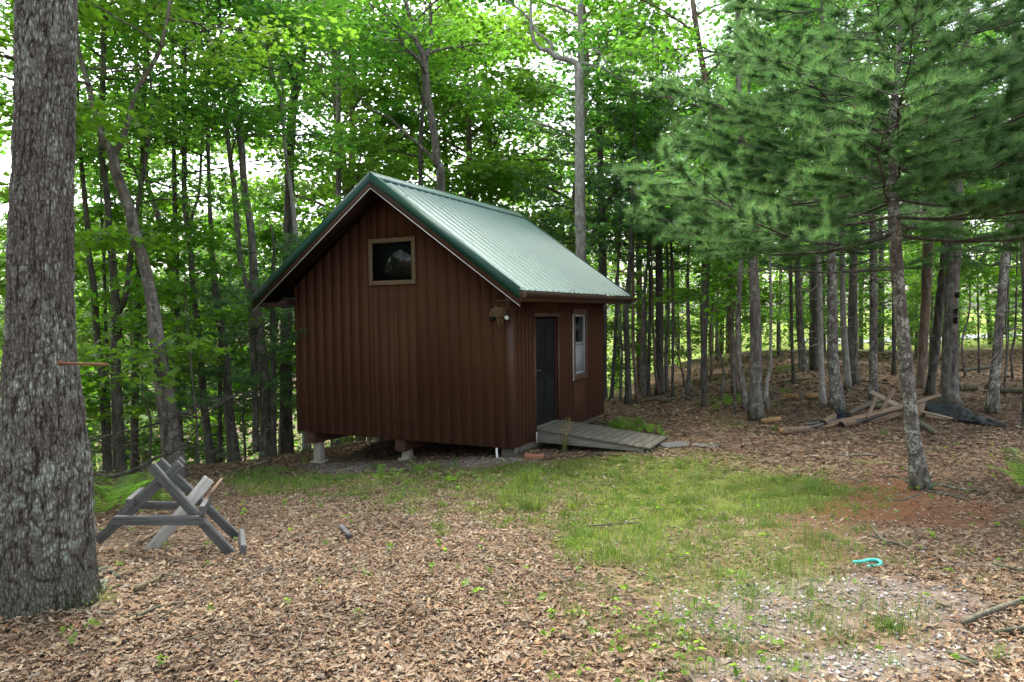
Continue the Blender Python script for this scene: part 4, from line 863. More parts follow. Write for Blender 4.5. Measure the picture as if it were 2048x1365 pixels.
# pines with dark boughs behind the shed, and low boughs left of it
T('pine_tree', 'dark full pine behind the far end of the shed roof', 20, [[(1205, 800, 18), (1205, 500, 16), (1200, 300, 12), (1195, 150, 8)]], 'bark_dark', [P_(3.4, 46, 3.1, d=.9, m=15, nl=.15, w=.011, z1=9.2, taper=.6)], None, 9.5, 60)
T('pine_tree', 'dark pine with a leaning black limb right of the pale bare trunk', 18.5, [[(1320, 790, 17), (1318, 500, 15), (1314, 300, 11), (1310, 180, 8)], [(1180, 500, 9), (1192, 455, 10), (1205, 420, 10), (1222, 395, 9), (1236, 378, 7), (1260, 350, 5)]], 'bark_dark', [P_(3.2, 40, 2.7, d=.9, m=15, nl=.15, w=.011, z1=8.0, taper=.55)], None, 8.5, 61)
T('pine_tree', 'smaller pine in front of the dark full pines near the gutter end', 15.5, [[(1408, 800, 12), (1410, 520, 11), (1412, 400, 8), (1414, 330, 5)]], 'bark_dark', [P_(3.0, 34, 2.3, d=1.1, m=16, nl=.14, w=.009, col=(.085, .19, .075))], None, 5.8, 62)
T('pine_tree', 'low pine with drooping boughs beside the left wall of the shed', 14.2, [[(548, 905, 12), (546, 700, 11), (545, 560, 9)]], 'bark_dark', [P_(-.2, 30, 2.0, d=1.1, m=16, nl=.14, w=.009, droop=.3, z1=3.2, taper=.35, bias=(math.pi, .35), col=(.08, .19, .07))], None, 3.6, 63)
T('pine_tree', 'small bushy pine between grey oak trunks left of the shed', 15.6, [[(440, 905, 10), (440, 700, 8), (440, 560, 5)]], 'bark_dark', [P_(-.6, 34, 1.8, d=1, m=15, nl=.14, w=.010, droop=.2, z1=2.4, taper=.45)], None, 2.8, 64)
# --- understorey saplings with broad leaves
for k, (px, py, Y, hgt, lb, sp, lv, z0) in enumerate([
    (395, 905, 12.2, 3.2, 'young oak with large bright leaves right of the leaning maple', 1.1, 700, 1.0), (300, 905, 13.5, 3.6, 'leafy young maple behind the foot of the leaning maple', 1.5, 1100, -.5), (160, 930, 13, 4.2, 'leafy young maple close to the right flank of the big oak', 1.5, 1200, -.4),
    (270, 905, 16, 4.5, 'bushy young maple in the gap behind the dark fork', 1.8, 1500, -1.2), (490, 900, 17.5, 4.4, 'leafy young tree behind the twin stemmed oak', 1.7, 1400, -.8), (1440, 800, 16.2, 3.6, 'young maple with pale layered leaves left of the double tree', 1.0, 420, 1.6), (1470, 790, 14.2, 2.5, 'tiny maple with one bright spray on the double tree trunk', .55, 150, 1.2),
    (20, 930, 9.5, 6, 'leafy young maple at the left edge behind the big oak', 1.7, 1500, 0.4), (2010, 760, 15.5, 4.6, 'leafy young tree with bright spray beside the leaning pine', 1.5, 650, 1.9), (1930, 745, 19, 5, 'shady young tree behind the hole pecked trunk', 1.8, 1000, 1.8), (620, 890, 19, 5, 'leafy young tree behind the left end of the shed', 2.2, 2000, -.6)]):
    q = at(px, py, Y); gz = float(H(q[0], q[1])); g = np.random.default_rng(300 + k); tp = hgt
    pts = [(px, py, 6), (px + g.normal() * 4, py - 60, 5), (px + g.normal() * 9, py - 130, 4)]
    T('sapling', lb, Y, [pts], 'bark_grey', [L_(max(z0, gz + .4), 9, sp, lv, s=.13 if Y < 15 else .14, near=Y < 16.5, rise=(-.1, .3), clump=(.45, .8), col=[(.08, .19, .02), (.11, .21, .025)][k % 2])], None, hgt, 80 + k, sides=7)
# --- the large oak at the left, with ridged bark
def big_oak():
    g = np.random.default_rng(5); Y = 3.98
    st = [(96, 1240, 268), (94, 1208, 240), (92, 1150, 222), (92, 1050, 210), (92, 950, 198), (88, 850, 182), (82, 727, 156), (83, 600, 142), (83, 450, 136), (88, 300, 129), (93, 0, 128), (95, -200, 124), (96, -500, 116)]
    P = np.array([[*at(px, py, Y), wd / 2 * Y / F / 1.2 - .003] for px, py, wd in st]); S = spline(P, .011); n = len(S); sides = 260
    S[:, 3] -= .004
    th = np.linspace(0, 2 * np.pi, sides, endpoint=False); zc = np.cumsum(np.r_[0, np.linalg.norm(np.diff(S[:, :3], axis=0), axis=1)])
    r0 = S[:, 3][:, None]; C, D = np.cos(th)[None], np.sin(th)[None]
    q = np.stack([C * 7.5 + 0 * zc[:, None], D * 7.5 + 0 * zc[:, None], zc[:, None] * 22 + 0 * C], -1); qm = np.stack([C * .18 + 0 * zc[:, None], D * .18 + 0 * zc[:, None], zc[:, None] + 0 * C], -1)
    w1 = vn(q * .6 + 11); a = np.abs(2 * vn(q * np.array([1.1, 1.1, .45]) + 3 + w1[..., None] * .9) - 1); b2 = np.abs(2 * vn(q * np.array([2.1, 2.1, 1.7]) + 31) - 1); c2 = vn(q * 5.2 + 7); dd = vn(q * np.array([.25, .25, .22]) + 91)
    ridge = np.clip(a * 2.0, 0, 1) * .62 + np.clip(b2 * 1.8, 0, 1) * .28 + c2 * .22
    rr = r0 * (1 + .05 * (dd - .5)) + .017 * (ridge - .62)
    h = np.maximum(0, S[:, 2][:, None] + .02); rr = rr * (1 + .13 * np.exp(-h / .16) * (np.cos(th * 5 + 1.2)[None] * .8 + .3 * np.cos(th * 3)[None]))
    base = S[0, :3].copy(); base[2] = 0
    V = np.stack([S[:, 0][:, None] + rr * C, S[:, 1][:, None] + rr * D, S[:, 2][:, None] + 0 * rr], -1) - base
    i = np.arange(n - 1)[:, None] * sides; j = np.arange(sides)[None]; k = (j + 1) % sides
    e = empty('oak_tree', tuple(base), 'massive grey oak trunk with rough lichen spotted bark at the left edge', 'tree')
    lich = np.clip((vn(qm * 9 + 50) * .5 + vn(qm * 3 + 8) * .5 - .50) * 9, 0, 1) * np.clip((vn(qm * 55 + 20) - .45) * 7, 0, 1) * np.clip(ridge * 1.6 - .3, 0, 1)
    col = np.stack([ridge.clip(0, 1), lich, np.exp(-h / .12) + 0 * ridge], -1)
    m, nt, nd, ln = newmat('ridged_oak_bark'); at_ = N(nt, 'ShaderNodeAttribute'); at_.attribute_name = 'Col'; s = N(nt, 'ShaderNodeSeparateColor'); ln.new(at_.outputs['Color'], s.inputs[0])
    n1 = noise(nt, mapping(nt, (30, 30, 14)), 1, 5, .7); c = ramp(nt, [(.3, (.095, .09, .08)), (.7, (.225, .215, .195))], n1.outputs[0]).outputs[0]
    n3 = noise(nt, mapping(nt, (4, 4, 2.5)), 1, 4, .6); c = mixc(nt, ramp(nt, [(.4, (0, 0, 0)), (.7, (.6, .6, .6))], n3.outputs[0]).outputs[0], c, (.17, .155, .135))
    c = mixc(nt, ramp(nt, [(.2, (1, 1, 1)), (.55, (0, 0, 0))], s.outputs[0]).outputs[0], c, (.045, .034, .028)); c = mixc(nt, s.outputs[1], c, mixc(nt, n1.outputs[0], (.22, .25, .22), (.40, .44, .39)))
    mm = N(nt, 'ShaderNodeMath', operation='MULTIPLY'); ln.new(s.outputs[2], mm.inputs[0]); ln.new(n3.outputs[0], mm.inputs[1]); c = mixc(nt, mm.outputs[0], c, (.05, .075, .02))
    vo = N(nt, 'ShaderNodeTexVoronoi', Scale=1.0); vo.feature = 'DISTANCE_TO_EDGE'; ln.new(mapping(nt, (62, 62, 21)), vo.inputs['Vector']); ed = ramp(nt, [(.02, (0, 0, 0)), (.22, (1, 1, 1))], vo.outputs['Distance']).outputs[0]; c = mixc(nt, ed, mixc(nt, 1.0, c, (.62, .6, .58), 'MULTIPLY'), c); hh = N(nt, 'ShaderNodeMath', operation='ADD'); ln.new(ed, hh.inputs[0]); ln.new(n1.outputs[0], hh.inputs[1]); finish(m, nt, c, .95, hh.outputs[0], .9, .010, .12)
    mk('trunk', V.reshape(-1, 3), [np.stack([i + j, i + k, i + sides + k, i + sides + j], -1).reshape(-1, 4)], m, e, col.reshape(-1, 3), True)
    # limbs and crown far above the frame
    mb = MB(); g2 = np.random.default_rng(77); A = spline(np.array([[*(S[-1, :3] - base), S[-1, 3]], [S[-1, 0] - base[0] + .1, S[-1, 1] - base[1] + .3, 7.5, .13], [S[-1, 0] - base[0], S[-1, 1] - base[1] + .2, 10.5, .05]]), .3)
    mb.tube(A[:, :3], A[:, 3], 12, False); lf = broad(A[:, :3], A[:, 3], 6, 10.5, 10, 3.0, 1500, .12, g2, mb, True)
    mb.build('branch', M['bark_oak'], e, True); mk('crown', lf[0], [lf[1]], M['leaf'], e, lf[2])
    # surface roots on the ground
    mb = MB()
    for pts in ([(186, 1150), (215, 1142), (240, 1160)], [(190, 1180), (212, 1165), (205, 1190)]):
        W3 = np.array([hit(*p) + [0, 0, .012] for p in pts]) - base; Sp = spline(W3, .03); mb.tube(Sp, np.linspace(.02, .009, len(Sp)), 7, True, .25, 3)
    mb.build('root', M['bark_oak'], e, True)
    return e
oak = big_oak()
# iron rod driven in the oak
b = MB(); p0, p1 = at(118, 727, 3.72), at(216, 730, 3.66); b.tube(spline(np.array([p0, (p0 + p1) / 2, p1]), .05), np.full(len(spline(np.array([p0, (p0 + p1) / 2, p1]), .05)), .0072), 10); b.tube([p0 + [0, 0, 0], p0 + (p1 - p0) * .05], [.014, .014], 10)
tag(b.build('iron_rod', M['rust'], None, True, tuple(p0)), 'rusty iron rod driven sideways into the big oak trunk', 'rod')
# woodpecker holes: dark oval pits on the grey trunk
for px, py, wx, wy in ((1910, 591, .035, .06), (1904, 624, .028, .075), (1903, 641, .028, .07)):
    A = ax_[0]; q = at(px, py, 14.6); i = int(np.argmin(abs(A[:, 2] - q[2]))); c = q.copy(); dx = (q[0] - A[i, 0]) * .15; c[0] = A[i, 0] + dx; r = A[i, 3]; c[1] = A[i, 1] - math.sqrt(max(r * r - dx * dx, .001)) - .012
    th = np.linspace(0, 2 * np.pi, 14, endpoint=False); b = MB(); ring = np.stack([np.cos(th) * wx, -.05 + .02 * np.cos(th * 3), np.sin(th) * wy], -1); k = np.arange(14); kn = (k + 1) % 14
    b.add(np.vstack([ring + [0, .09, 0], ring, ring * [.6, 1, .6] + [0, .012, 0]]), np.vstack([np.stack([k, kn, kn + 14, k + 14], -1), np.stack([k + 14, kn + 14, kn + 28, k + 28], -1)])); b.ng.append(k[None] + 28)
    o = b.build('hole', M['char_wood'], hole_tree, True); o.location = tuple(c - np.array(hole_tree.location))
# --- the large pine in front at the right
hero, hax, hp = T('pine_tree', 'large white pine in front at right, lichen spotted trunk and wide soft boughs', None,
  [[(1842, 978, 40), (1838, 955, 35), (1830, 900, 31), (1824, 860, 30), (1814, 750, 29), (1804, 651, 28), (1796, 568, 27), (1790, 469, 25), (1786, 400, 22), (1785, 300, 19), (1790, 200, 15), (1800, 50, 11)]], 'bark_pine',
  [P_(2.25, 26, 2.9, z1=3.6, d=1.5, m=42, nl=.125, w=.0046, taper=.15, droop=.1, bias=(math.pi, .12), col=(.09, .195, .085)), P_(3.5, 40, 2.7, z1=6.4, d=1.35, m=38, nl=.125, w=.0048, taper=.45, col=(.082, .185, .08)), P_(6.2, 16, 1.7, z1=9, d=.8, m=16, nl=.12, w=.006)], None, 9.2, 70, sides=24, dead=(1.7, 2.6, 7, 1.0))
mb = MB(); hb = np.array(hero.location)
for pts, r in (([(1850, 976), (1875, 972), (1920, 980), (1965, 984)], .028), ([(1855, 985), (1890, 990), (1940, 1003)], .018), ([(1828, 972), (1812, 962), (1790, 955), (1758, 956)], .026), ([(1855, 958), (1866, 946), (1878, 950)], .022), ([(1836, 992), (1800, 1003), (1770, 1001)], .014)):
    W3 = np.array([hit(*p) + [0, 0, .008] for p in pts]) - hb; Sp = spline(W3, .05); mb.tube(Sp, np.linspace(r, r * .35, len(Sp)), 7, True, .25, 5)
mb.build('root', M['bark_pine'], hero, True)
# pale candles (new shoots) on bough ends
g = np.random.default_rng(9); mb = MB()
for a, (Pt, Dt) in hp[:2]:
    sel = g.choice(len(Pt), min(420, len(Pt)), replace=False)
    for i in sel:
        d = unit(Dt[i:i+1])[0] * .5; d[2] += .8; d = d / np.linalg.norm(d); L = g.uniform(.05, .11); p = Pt[i] - hb; mb.tube([p, p + d * L * .6, p + d * L], [.0035, .004, .0015], 4, False)
mb.build('shoots', M['candle'], hero)
# long bare limbs of the pine, each its own part
for pts, r, k_ in (([(1794, 541, 7.55), (1740, 540, 7.45), (1660, 546, 7.3), (1580, 540, 7.1), (1490, 537, 6.95)], .016, 9), ([(1790, 345, 7.6), (1770, 360, 7.3), (1735, 372, 7.0), (1690, 378, 6.8)], .015, 3), ([(1790, 275, 7.6), (1830, 255, 7.4), (1880, 200, 7.1), (1925, 170, 6.8), (2040, 110, 6.4)], .015, 4)):
    mb = MB(); Sp = spline(np.array([at(*p) for p in pts]) - hb, .06); mb.tube(Sp, np.linspace(r, r * .3, len(Sp)), 7, True, .2, 8)
    for k in range(k_):
        i = g.integers(6, len(Sp)); Q = limb_path(Sp[i], g.uniform(2.2, 4.2), g.uniform(.2, .5), g.uniform(-.3, .3), g, 4); mb.tube(Q, np.linspace(.005, .002, 4), 4, False)
    mb.build('branch', M['bark_dark'], hero, True)
# --- background wood: individual trees copied from a few kinds
kinds = []
for k, (Hh, sp, n, lv, colr) in enumerate([(13, 3.0, 16, 4200, (.105, .20, .04)), (11, 2.6, 14, 3600, (.085, .18, .04)), (15, 3.2, 17, 4600, (.115, .21, .042)), (9, 2.8, 13, 3400, (.105, .21, .042))]):
    g = np.random.default_rng(600 + k); mb = MB(); A = np.array([[0, 0, -.3, .17], [g.normal() * .1, g.normal() * .1, Hh * .35, .13], [g.normal() * .3, g.normal() * .3, Hh * .7, .08], [g.normal() * .4, 0, Hh, .015]]); S = spline(A, .5); mb.tube(S[:, :3], S[:, 3], 8, False, .1, k)
    lf = broad(S[:, :3], S[:, 3], Hh * (.18 if k == 3 else .30), Hh, n, sp, lv, .17, g, mb, False, colr, (.0, .5), (.7, 1.2))
    kinds.append((mb, lf))
tmpl = {}
g = np.random.default_rng(41)
def bgtree(kind, x, y, sc_, label, group, name='background_tree'):
    z = float(H(x, y))
    if kind not in tmpl:
        mb, lf = kinds[kind]; e = empty(name, (x, y, z), label, 'tree', group); mb.build('trunk', M[['bark_dark', 'bark_grey', 'bark_brown', 'bark_grey'][kind]], e, True); mk('crown', lf[0], [lf[1]], M['leaf'], e, lf[2]); tmpl[kind] = e
    else:
        e = copy_tree(tmpl[kind]); e['label'] = label; e['group'] = group; e.name = name
    e.location = (x, y, z); e.rotation_euler = (0, 0, g.uniform(0, 6.28)); e.scale = (sc_, sc_, sc_ * g.uniform(.9, 1.1)); return e
LBL = [('leafy bright green tree on the falling slope left of the shed', 'leafy trees on the falling slope left of the shed'), ('leafy bright green tree far behind the shed roof', 'leafy trees far behind the shed roof'), ('leafy green tree deep in the wood right of the shed', 'leafy trees deep in the wood right of the shed')]
pts = []
def scatter(n, xr, yr, dmin):
    out = []; t = 0
    while len(out) < n and t < 4000:
        t += 1; y = g.uniform(*yr); x = g.uniform(*xr) * y
        if all((x - a) ** 2 + (y - b) ** 2 > dmin ** 2 for a, b in pts): pts.append((x, y)); out.append((x, y))
    return out
for x, y in scatter(15, (-.85, -.33), (20, 34), 2.2): bgtree(int(g.integers(0, 4)), x, y, g.uniform(.7, 1.0), *LBL[0])
for x, y in scatter(11, (-.33, .10), (26, 44), 2.6): bgtree(int(g.choice([0, 1, 2, 3])), x, y, g.uniform(.75, 1.05), *LBL[1])
for x, y in scatter(16, (.12, .85), (25, 44), 2.8): bgtree(int(g.integers(0, 4)), x, y, g.uniform(.75, 1.1), *LBL[2])
for x, y in scatter(6, (-.30, .10), (24, 31), 2.6): bgtree(int(g.choice([0, 2])), x, y, g.uniform(1.15, 1.35), *LBL[1])
for x, y in scatter(16, (.13, .9), (23, 33), 2.0): bgtree(3, x, y, g.uniform(.35, .55), 'low leafy young tree near the meadow edge right of the shed', 'low young trees at the meadow edge')
for x, y in ((-18, 0), (-22, -5), (-15, 3.5), (-24, 2), (-20, -10), (-11, 7.6), (-13, 6), (-16, 5.2), (-15, 7.5), (-18, 3.8), (-12, 2.5), (-14, .5), (-17, 3.5), (-16, -3), (-12, -2.5), (-19, 6), (-21, -1), (-13, -6), (-16, -1), (-11, -11), (-18, 5), (-7, -12)): bgtree(3, x, y, 1.0, 'leafy tree standing behind the photographer', 'leafy trees behind the viewpoint')
# far wood, one mass
g = np.random.default_rng(88); n = 52000
yy = g.uniform(42, 85, n); xx = g.uniform(-1.1, 1.05, n) * yy; gz = H(xx, yy); hmax = np.where(xx / yy < -.25, 8.5, np.where(xx / yy < .15, 11, 12)) * (.55 + .9 * vn2(xx, yy, .16, 4)); cl = vn(np.stack([xx * .45, yy * .45, (gz + 0) * 0 + g.random(n) * 8], -1))
zz = gz + hmax * g.random(n) ** .8; kp = vn(np.stack([xx * .5, yy * .5, zz * .6], -1)) > .43
P = np.stack([xx, yy, zz], -1)[kp]; nn = g.normal(size=P.shape) * .45; nn[:, 2] += 1
V, Fc, C = leaves(P, nn, .42 * g.uniform(.6, 1.3, len(P)), DIA, DIAF, greens(len(P), (.11, .20, .045), g), g)
tag(mk('far_woods', V, [Fc], M['leaf'], None, C), 'distant mass of bright green foliage beyond the trees', 'woods', None, 'stuff')
n = 26000; yy = g.uniform(27, 42, n); xx = g.uniform(.1, .95, n) * yy; gz = H(xx, yy); k1 = vn2(xx, yy, .55, 44); zz = gz + .25 + 4.5 * g.random(n) * np.clip(k1 * 1.6, .2, 1); kp = (k1 > .38) & (vn(np.stack([xx * .9, yy * .9, zz * 1.1], -1)) > .36)
P = np.stack([xx, yy, zz], -1)[kp]; nn = g.normal(size=P.shape) * .45; nn[:, 2] += 1
V, Fc, C = leaves(P, nn, .2 * g.uniform(.6, 1.3, len(P)), DIA, DIAF, greens(len(P), (.10, .19, .04), g), g)
P0, F0, C0 = V, Fc, C
n = 20000; yy = g.uniform(17, 40, n); xx = g.uniform(-.95, -.22, n) * yy; gz = H(xx, yy); k1 = vn2(xx, yy, .6, 54); zz = gz + .1 + 3.0 * g.random(n) * np.clip(k1 * 1.6, .3, 1); kp = (vn(np.stack([xx * .9, yy * .9, zz * 1.1], -1)) > .33)
P = np.stack([xx, yy, zz], -1)[kp]; nn = g.normal(size=P.shape) * .45; nn[:, 2] += 1
V, Fc, C = leaves(P, nn, .18 * g.uniform(.6, 1.3, len(P)), DIA, DIAF, greens(len(P), (.10, .20, .04), g), g)
tag(mk('undergrowth', V, [Fc], M['leaf'], None, C), 'bright green undergrowth covering the falling slope at left', 'undergrowth', None, 'stuff')
V, Fc, C = P0, F0, C0
tag(mk('undergrowth', V, [Fc], M['leaf'], None, C), 'bright green undergrowth at the meadow edge deep in the right wood', 'undergrowth', None, 'stuff')
mb = MB()
for k in range(70):
    y = g.uniform(40, 70); x = g.uniform(-1, 1) * y; z = float(H(x, y)); mb.tube([(x, y, z - .2), (x + g.normal() * .3, y, z + 5), (x + g.normal() * .6, y, z + 9)], [.16, .12, .05], 6, False)
tag(mb.build('far_trunks', M['bark_dark'], None, True), 'dark stems standing within the distant wood', 'woods', None, 'stuff')

# ------------------------------------------------------------------ leaf litter, pebbles, grass, moss
g = np.random.default_rng(123)
def scat(n, y0, y1, half=.86, pad=1.0):
    y = np.sqrt(g.uniform(y0 ** 2, y1 ** 2, n)); x = g.uniform(-1, 1, n) * (half * y + pad); return x, y
def littercol(n):
    pal = np.array([(.27, .19, .125), (.21, .135, .083), (.14, .088, .056), (.33, .255, .18), (.09, .062, .044), (.27, .225, .185), (.245, .185, .138), (.225, .12, .066)]); c = np.array([.86, .87, .83]) * pal[g.choice(8, n, p=[.20, .18, .16, .10, .12, .10, .08, .06])]
    return c * (1 + g.normal(size=(n, 1)) * .14).clip(.6, 1.4)
def under_shed(x, y):
    r = np.stack([x - S0[0], y - S0[1]], -1); a = r @ vv[:2]; b_ = r @ uu[:2]; return (a > .1) & (a < 4.2) & (b_ > .1) & (b_ < 4.3)
def on_ramp(x, y):
    r = np.stack([x - S0[0], y - S0[1]], -1); a = r @ vv[:2]; b_ = r @ uu[:2]; return (a > .75) & (a < 2.0) & (b_ < .05) & (b_ > -1.9)
Vs, Fs_, Cs, off = [], [], [], 0
for (n, y0, y1, half, pad, s0, s1, lift) in ((80000, 2.6, 5.2, .85, .7, .022, .058, .02), (80000, 5.0, 9, .8, .8, .028, .064, .022), (44000, 8.8, 15, .8, .8, .05, .10, .03), (18000, 14.5, 30, .8, 0, .10, .18, .03), (110000, 2.6, 9.5, .85, .8, .010, .030, .014)):
    x, y = scat(n, y0, y1, half, pad); z = H(x, y); mo, gr, gv, ne, ba = zones(x, y, z)
    keep = g.random(n) > np.clip(.48 * mo + .5 * gv + .5 * ne + .36 * gr + .85 * ba, 0, .93)
    keep &= ~on_ramp(x, y) & ~(under_shed(x, y) & (g.random(n) < .55)) & ~((y > 33) & (x > 0))
    x, y, z = x[keep], y[keep], z[keep]; n = len(x); Nn = g.normal(size=(n, 3)) * .22; Nn[:, 2] = 1
    P = np.stack([x, y, z + .006 + g.random(n) ** 1.5 * lift], -1); Nn = unit(Nn); r = g.normal(size=(n, 3)); Tt = unit(r - Nn * (r * Nn).sum(-1, keepdims=True)); B = np.cross(Tt, Nn)
    tm, tf = (OAK, OAKF) if y0 < 14 and s0 > .02 else (DIA, DIAF)
    s = (s0 * .7 + (s1 * 1.05 - s0 * .7) * g.random((n, 1, 1)) ** 1.4); cu = g.normal(size=(n, 1, 1)) * .4; cx = g.normal(size=(n, 1, 1)) * .9 + .2
    zz = tm[None, :, 2:] + cu * (tm[None, :, 1:2] - .5) ** 2 + cx * tm[None, :, :1] ** 2
    wdt = g.uniform(.5, 1.05, (n, 1, 1))
    V = P[:, None] + s * (wdt * tm[None, :, :1] * B[:, None] + (tm[None, :, 1:2] - .5) * Tt[:, None] + zz * Nn[:, None])
    k = len(tm); Vs.append(V.reshape(-1, 3)); Fs_.append((tf[None] + (np.arange(n) * k)[:, None, None]).reshape(-1, 3) + off); off += n * k; pt = vn2(x, y, .8, 71) * .6 + vn2(x, y, 2.6, 72) * .4; Cs.append(np.repeat(littercol(n) * (.62 + .78 * pt)[:, None], k, 0))
tag(mk('leaf_litter', np.concatenate(Vs), [np.concatenate(Fs_)], M['litter'], None, np.concatenate(Cs)), 'dry brown oak leaves covering the forest floor', 'leaf litter', None, 'stuff')
# pebbles
ph = (1 + 5 ** .5) / 2; ICO = unit(np.array([(-1, ph, 0), (1, ph, 0), (-1, -ph, 0), (1, -ph, 0), (0, -1, ph), (0, 1, ph), (0, -1, -ph), (0, 1, -ph), (ph, 0, -1), (ph, 0, 1), (-ph, 0, -1), (-ph, 0, 1)]))
ICF = np.array([(0, 11, 5), (0, 5, 1), (0, 1, 7), (0, 7, 10), (0, 10, 11), (1, 5, 9), (5, 11, 4), (11, 10, 2), (10, 7, 6), (7, 1, 8), (3, 9, 4), (3, 4, 2), (3, 2, 6), (3, 6, 8), (3, 8, 9), (4, 9, 5), (2, 4, 11), (6, 2, 10), (8, 6, 7), (9, 8, 1)])
x, y = scat(260000, 2.5, 13, .85, .5); z = H(x, y); mo, gr, gv, ne, ba = zones(x, y, z); keep = g.random(len(x)) < .62 * gv * (.35 + .9 * vn2(x, y, 4, 81)) + .04 * ba + .003 * ne + .0015; x, y, z = x[keep], y[keep], z[keep]; n = len(x)
sz = (.0045 + .013 * g.random(n) ** 2.6)[:, None, None]; sc3 = g.uniform(.55, 1.25, (n, 1, 3)); sc3[..., 2] *= .75
V = np.stack([x, y, z + .004], -1)[:, None] + ICO[None] * sz * sc3 * g.uniform(.8, 1.2, (n, 12, 1)); c = np.repeat(np.array([(.26, .24, .225)]) * g.uniform(.35, 1.6, (n, 1)) * (1 + g.normal(size=(n, 3)) * .06), 12, 0)
tag(mk('gravel', V.reshape(-1, 3), [(ICF[None] + (np.arange(n) * 12)[:, None, None]).reshape(-1, 3)], M['pebble'], None, c.clip(0, .8)), 'pale grey gravel scattered over the lower right ground', 'gravel', None, 'stuff')
# grass blades
def blades(x, y, z, h, wd, colr, lean=.45):
    n = len(x); a = g.random(n) * 6.28; l = g.uniform(.1, 1, n) * lean; d = np.stack([np.cos(a) * l, np.sin(a) * l, np.ones(n)], -1); sd = np.stack([-np.sin(a), np.cos(a), 0 * a], -1) * wd[:, None] / 2
    b0 = np.stack([x, y, z - .01], -1); m_ = b0 + d * (h * .55)[:, None]; t = b0 + np.stack([d[:, 0] * 1.9, d[:, 1] * 1.9, d[:, 2] * (1 - .25 * l)], -1) * h[:, None]
    V = np.stack([b0 - sd, b0 + sd, m_ - sd * .8, m_ + sd * .8, t], 1); k = (np.arange(n) * 5)[:, None, None]; Fq = np.array([(0, 1, 3), (0, 3, 2), (2, 3, 4)])[None] + k
    return V.reshape(-1, 3), Fq.reshape(-1, 3), np.repeat(colr, 5, 0)
x, y = scat(600000, 2.6, 14, .85, .5); z = H(x, y); mo, gr, gv, ne, ba = zones(x, y, z); cl = .55 * vn2(x, y, 4.5, 12) + .45 * vn2(x, y, 11, 13); keep = (g.random(len(x)) < .62 * np.clip(gr * 1.25 - .05, 0, 1) * np.clip((cl - .36) * 4.2, .03, 1) * np.clip(8 / y, .5, 1.2)) & ~on_ramp(x, y) & ~under_shed(x, y)
x, y, z, w8 = x[keep], y[keep], z[keep], gr[keep]; n = len(x)
h = g.uniform(.03, .10, n) * (.5 + .55 * w8) * (.6 + .8 * cl[keep]); px, py = proj(np.stack([x, y, z], -1)); h *= 1 + 1.0 * (((px - 1050) / 50) ** 2 + ((py - 1000) / 45) ** 2 < 1) + .5 * (((px - 1235) / 100) ** 2 + ((py - 1115) / 45) ** 2 < 1) + .4 * (((px - 1760) / 110) ** 2 + ((py - 1240) / 40) ** 2 < 1)
c = np.array([(.105, .19, .04)]) * (1 + g.normal(size=(n, 1)) * .25).clip(.45, 1.7) + g.random((n, 1)) ** 2.2 * np.array([(.13, .10, .05)])
# extra tufts
tx, ty = scat(9000, 2.7, 13, .85, .3); tz = H(tx, ty); mo2, gr2, gv2, ne2, ba2 = zones(tx, ty, tz); kp = (g.random(9000) < .34 * np.clip(gr2 * 1.5, 0, .9) * np.clip(8 / ty, .3, 2) + .006) & ~on_ramp(tx, ty) & ~under_shed(tx, ty)
tx, ty = tx[kp], ty[kp]; nb_ = g.integers(16, 60, len(tx)); rad = g.uniform(.02, .08, len(tx)); hh_ = g.uniform(.05, .14, len(tx)); cc = np.array([(.10, .185, .04)]) * g.uniform(.7, 1.35, (len(tx), 1)) + g.random((len(tx), 1)) ** 3 * np.array([(.09, .07, .03)])
ii = np.repeat(np.arange(len(tx)), nb_); x2 = tx[ii] + g.normal(size=len(ii)) * rad[ii]; y2 = ty[ii] + g.normal(size=len(ii)) * rad[ii]
x = np.r_[x, x2]; y = np.r_[y, y2]; z = np.r_[z, H(x2, y2)]; h = np.r_[h, hh_[ii] * g.uniform(.45, 1.1, len(ii))]; c = np.vstack([c, cc[ii] * g.uniform(.8, 1.2, (len(ii), 1))]); n = len(x)
V, Fc, C = blades(x, y, z, h, np.maximum(.0028, .0007 * y) * g.uniform(.7, 1.3, n), c)
tag(mk('grass', V, [Fc], M['grass'], None, C), 'thin fresh green grass in patches across the clearing', 'grass', None, 'stuff')
# moss and tiny ground leaves
x, y = scat(420000, 3.5, 15, .85, .5); z = H(x, y); mo, gr, gv, ne, ba = zones(x, y, z); keep = (g.random(len(x)) < 1.0 * np.clip(mo * 1.2 - .05, 0, 1) * np.clip((vn2(x, y, 3.2, 61) * .6 + vn2(x, y, 9, 62) * .4 - .40) * 3, 0, .42)) & ~on_ramp(x, y) & ~under_shed(x, y); x, y, z = x[keep], y[keep], z[keep]; n = len(x)
Nn = g.normal(size=(n, 3)) * .5; Nn[:, 2] += 1; cv = vn2(x, y, 2.2, 30)[:, None]
V, Fc, C = leaves(np.stack([x, y, z + .012 + g.random(n) * .02 + .035 * np.clip(vn2(x, y, 6, 2) - .3, 0, 1)], -1), Nn, g.uniform(.010, .028, n), DIA, DIAF, (np.array([(.17, .18, .024)]) * (1 - cv) + cv * np.array([(.085, .14, .022)])) * (1 + g.normal(size=(n, 1)) * .25).clip(.5, 1.6), g)
tag(mk('moss', V, [Fc], M['grass'], None, C), 'yellow green moss carpet in front of the ramp', 'moss', None, 'stuff')
